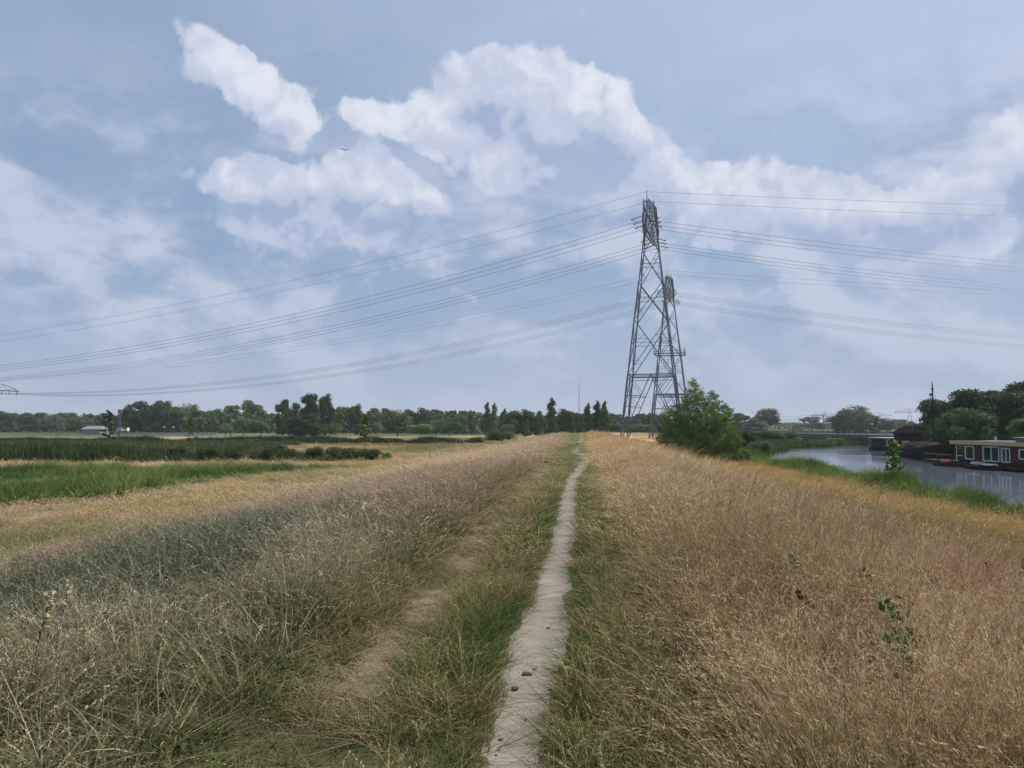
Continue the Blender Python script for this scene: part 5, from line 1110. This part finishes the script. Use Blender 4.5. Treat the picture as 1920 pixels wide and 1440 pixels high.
# small houseboat behind the barge
h2 = empty('houseboat', (px(1655, 150), 150, WZ)); tag(h2, 'small dark cabin boat with tall white windows behind the barge', 'houseboat')
MB().box((2.4, 2.5, .3), (5, 7, .8)).build('hull', MT['black'], h2); MB().box((2.3, 2.6, 1.55), (4.2, 6.2, 1.75)).build('cabin', MT['darkwood'], h2); MB().box((2.3, 2.6, 2.5), (5.0, 7.0, .16)).build('roof', MT['lightroof'], h2)
for k in range(3):
    w_ = MB().box((.75 + k * .95, -.54, 1.55), (.84, .08, 1.4)).build('window', MT['white'], h2); MB().box((.75 + k * .95, -.60, 1.55), (.6, .03, 1.15)).build('pane', MT['glass'], w_)

# ================================================================ SMALL NATURAL THINGS
bird = empty('bird', (px(640, 90), 90, zz_(273, 90)), R(20)); tag(bird, 'dark bird gliding with raised wings in the upper left sky', 'bird')
MB().tube([(-.02, -.24, 0), (0, -.1, .01), (0, .06, .01), (0, .2, 0)], [.01, .055, .06, .01], 6).build('body', MT['black'], bird)
for s in (-1, 1): MB().add([(0, -.1, .02), (0, .1, .02), (s * .28, .08, .14), (s * .28, -.08, .14), (s * .62, -.1, .10), (s * .60, .0, .11), (0, -.1, .035), (0, .1, .035), (s * .28, .08, .155), (s * .28, -.08, .155)], [(0, 3, 2, 1), (3, 4, 5, 2), (6, 7, 8, 9), (9, 8, 5, 4), (0, 6, 9, 3), (1, 2, 8, 7)]).build('wing', MT['black'], bird)
# clods of dirt and droppings on the path
clod = plain('dark_clod', (.085, .065, .05), .95, 0, .4, 30, .4); rr = np.random.default_rng(12)
for i, (x_, y_, s_, lb_4) in enumerate([(.10, 5.30, .055, 'largest dark clod on the path, beside the left edge'), (.02, 5.02, .045, 'dark crumbly clod on the path nearer than the largest one'), (-.06, 4.78, .035, 'small clod at the left edge of the path'), (.16, 5.42, .03, 'small clod lying just behind the largest one'), (.24, 5.0, .028, 'thin dark clod at the right side of the path'),
        (-.06, 4.22, .022, 'pebble-sized dark crumb in the near left of the path'), (.08, 4.5, .014, 'tiny dark crumb in the middle of the path'), (-.08, 4.02, .014, 'tiny dark crumb nearest the viewer on the path'), (.30, 6.5, .03, 'dark crumb on the right path edge further off')]):
    j = 1 + .5 * (rr.random(len(ICO_V)) - .5); s_ *= .48; V = ICO_V * np.array([s_ * 1.3, s_, s_ * .45]) * j[:, None]; o = mesh_obj('dirt_clod', np_mesh('dirt_clod', V, ICO_F, False), clod)
    o.location = (x_, y_, -.015 + s_ * .25); o.rotation_euler.z = i * 1.3; tag(o, lb_4, 'clod', 'dark clods on the path')
# dark dock plants and pale tall stalks standing out of the grass
def dock(x_, y_, h, lean, label, c=(.045, .022, .018), nm='dock_plant', cat='dock plant', grp='dark dock stalks in the right grass', n=34, spike=.2, sz=.011):
    r = np.random.default_rng(int(abs(x_ * 100) + y_ * 10)); z_ = float(hgt(np.array([x_]), np.array([y_]))[0]); root = empty(nm, (x_, y_, z_)); tag(root, label, cat, grp)
    tip = (lean * h, .05, h); MB().tube([(0, 0, -.02), (lean * h * .4, .02, h * .55), tip], [.006, .004, .003], 4).build('stalk', MT['bark'], root)
    t = r.uniform(1 - spike, 1.0, n); C = np.stack([lean * h * t + r.normal(0, .012, n), .05 * t + r.normal(0, .012, n), h * t], 1)
    V, F, A = rhombs(C, r.normal(size=(n, 3)), sz, 1.5, 3, r.random(n), 0 * t); me = np_mesh('seeds', V, F); set_attr(me, 'tc', A); o = mesh_obj('seed_head', me, MT['leaf'], root); o.color = (*c, 1)
for (u, D, h, ln, lb_5) in [(1690, 6.2, .62, -.5, 'dark leaning dock head, largest in the right foreground'), (1700, 6.0, .56, -.5, 'short dark dock head just below the largest one'), (1760, 6.6, .60, -.2, 'upright dark dock head at the far right'), (1452, 10.5, .62, -.15, 'dark thin dock head left of the orange slope'), (1640, 9.2, .62, .1, 'reddish dark dock head before the orange slope'),
        (1515, 9.0, .62, -.3, 'dark dock head in the middle of the pink grass'), (1410, 8.0, .62, -.45, 'slanting dark dock head nearest the path'), (1580, 7.2, .62, -.6, 'long slanting dock head behind the pale straw'), (1620, 4.9, .62, -.7, 'brown dock head bent low in the near right grass'), (1830, 7.6, .62, .15, 'dark dock head close to the right edge')]:
    dock(px(u, D), D, h, ln, lb_5)
for (u, D, h, lb_5) in [(640, 21, .62, 'thin olive dock tuft left of the path in the pink grass'), (1400, 30, .7, 'brown dock stand on the right slope below the willow')]:
    for_ = dock(px(u, D), D, h, .05, lb_5, (.13, .11, .055), grp='dock tufts in the middle distance', n=40, spike=.5, sz=.018)
for (u, D, h, ln, lb_5) in [(1880, 7.2, .85, .25, 'tall pale plume of grass near the right edge'), (60, 4.4, .8, .15, 'tall pale plume of grass in the left corner'), (1560, 5.6, .75, -.4, 'pale bent stalk in the right foreground'), (110, 5.2, .78, .12, 'pale plume behind the one in the left corner')]:
    dock(px(u, D), D, h, ln, lb_5, (.45, .38, .26), 'grass_plume', 'grass plume', 'tall pale grass plumes', 70, .28, .012)
# leafy green weed climbing through the right foreground grass
def weed(x_, y_, h, label):
    z_ = float(hgt(np.array([x_]), np.array([y_]))[0]); root = empty('leafy_weed', (x_, y_, z_)); tag(root, label, 'weed'); r = np.random.default_rng(31)
    MB().tube([(0, 0, 0), (-.05, .05, h * .5), (-.12, .1, h)], [.008, .006, .004], 5).build('stem', MT['bark'], root); n = 130; t = r.random(n)
    C = np.stack([-.12 * t + r.normal(0, .05, n), .1 * t + r.normal(0, .05, n), h * t], 1); N = r.normal(size=(n, 3)) * .6 + np.array([0, -.5, .8]); V, F, A = rhombs(C, N, .018, 1.6, 5, r.random(n), r.random(n) * .3)
    me = np_mesh('leaves', V, F); set_attr(me, 'tc', A); o = mesh_obj('leaves', me, MT['leaf'], root); o.color = (.05, .11, .022, 1); o['kind'] = 'stuff'
weed(px(1715, 4.7), 4.7, .62, 'green leafy weed climbing through the right foreground grass')
weed(px(1730, 4.35), 4.35, .5, 'lower green weed in front of the tall leafy one')
# haze
hz_ = MB().box((0, 1850, 29.5), (7400, 4600, 71)).mesh('haze')
m, g = mat_new('haze_air'); pv_ = g.node('ShaderNodeVolumePrincipled'); pv_.inputs['Color'].default_value = (.93, .96, 1, 1); pv_.inputs['Density'].default_value = .00015; pv_.inputs['Anisotropy'].default_value = .2
ou = g.node('ShaderNodeOutputMaterial'); g.l.new(pv_.outputs[0], ou.inputs['Volume'])
tag(mesh_obj('haze', hz_, m), kind='stuff')
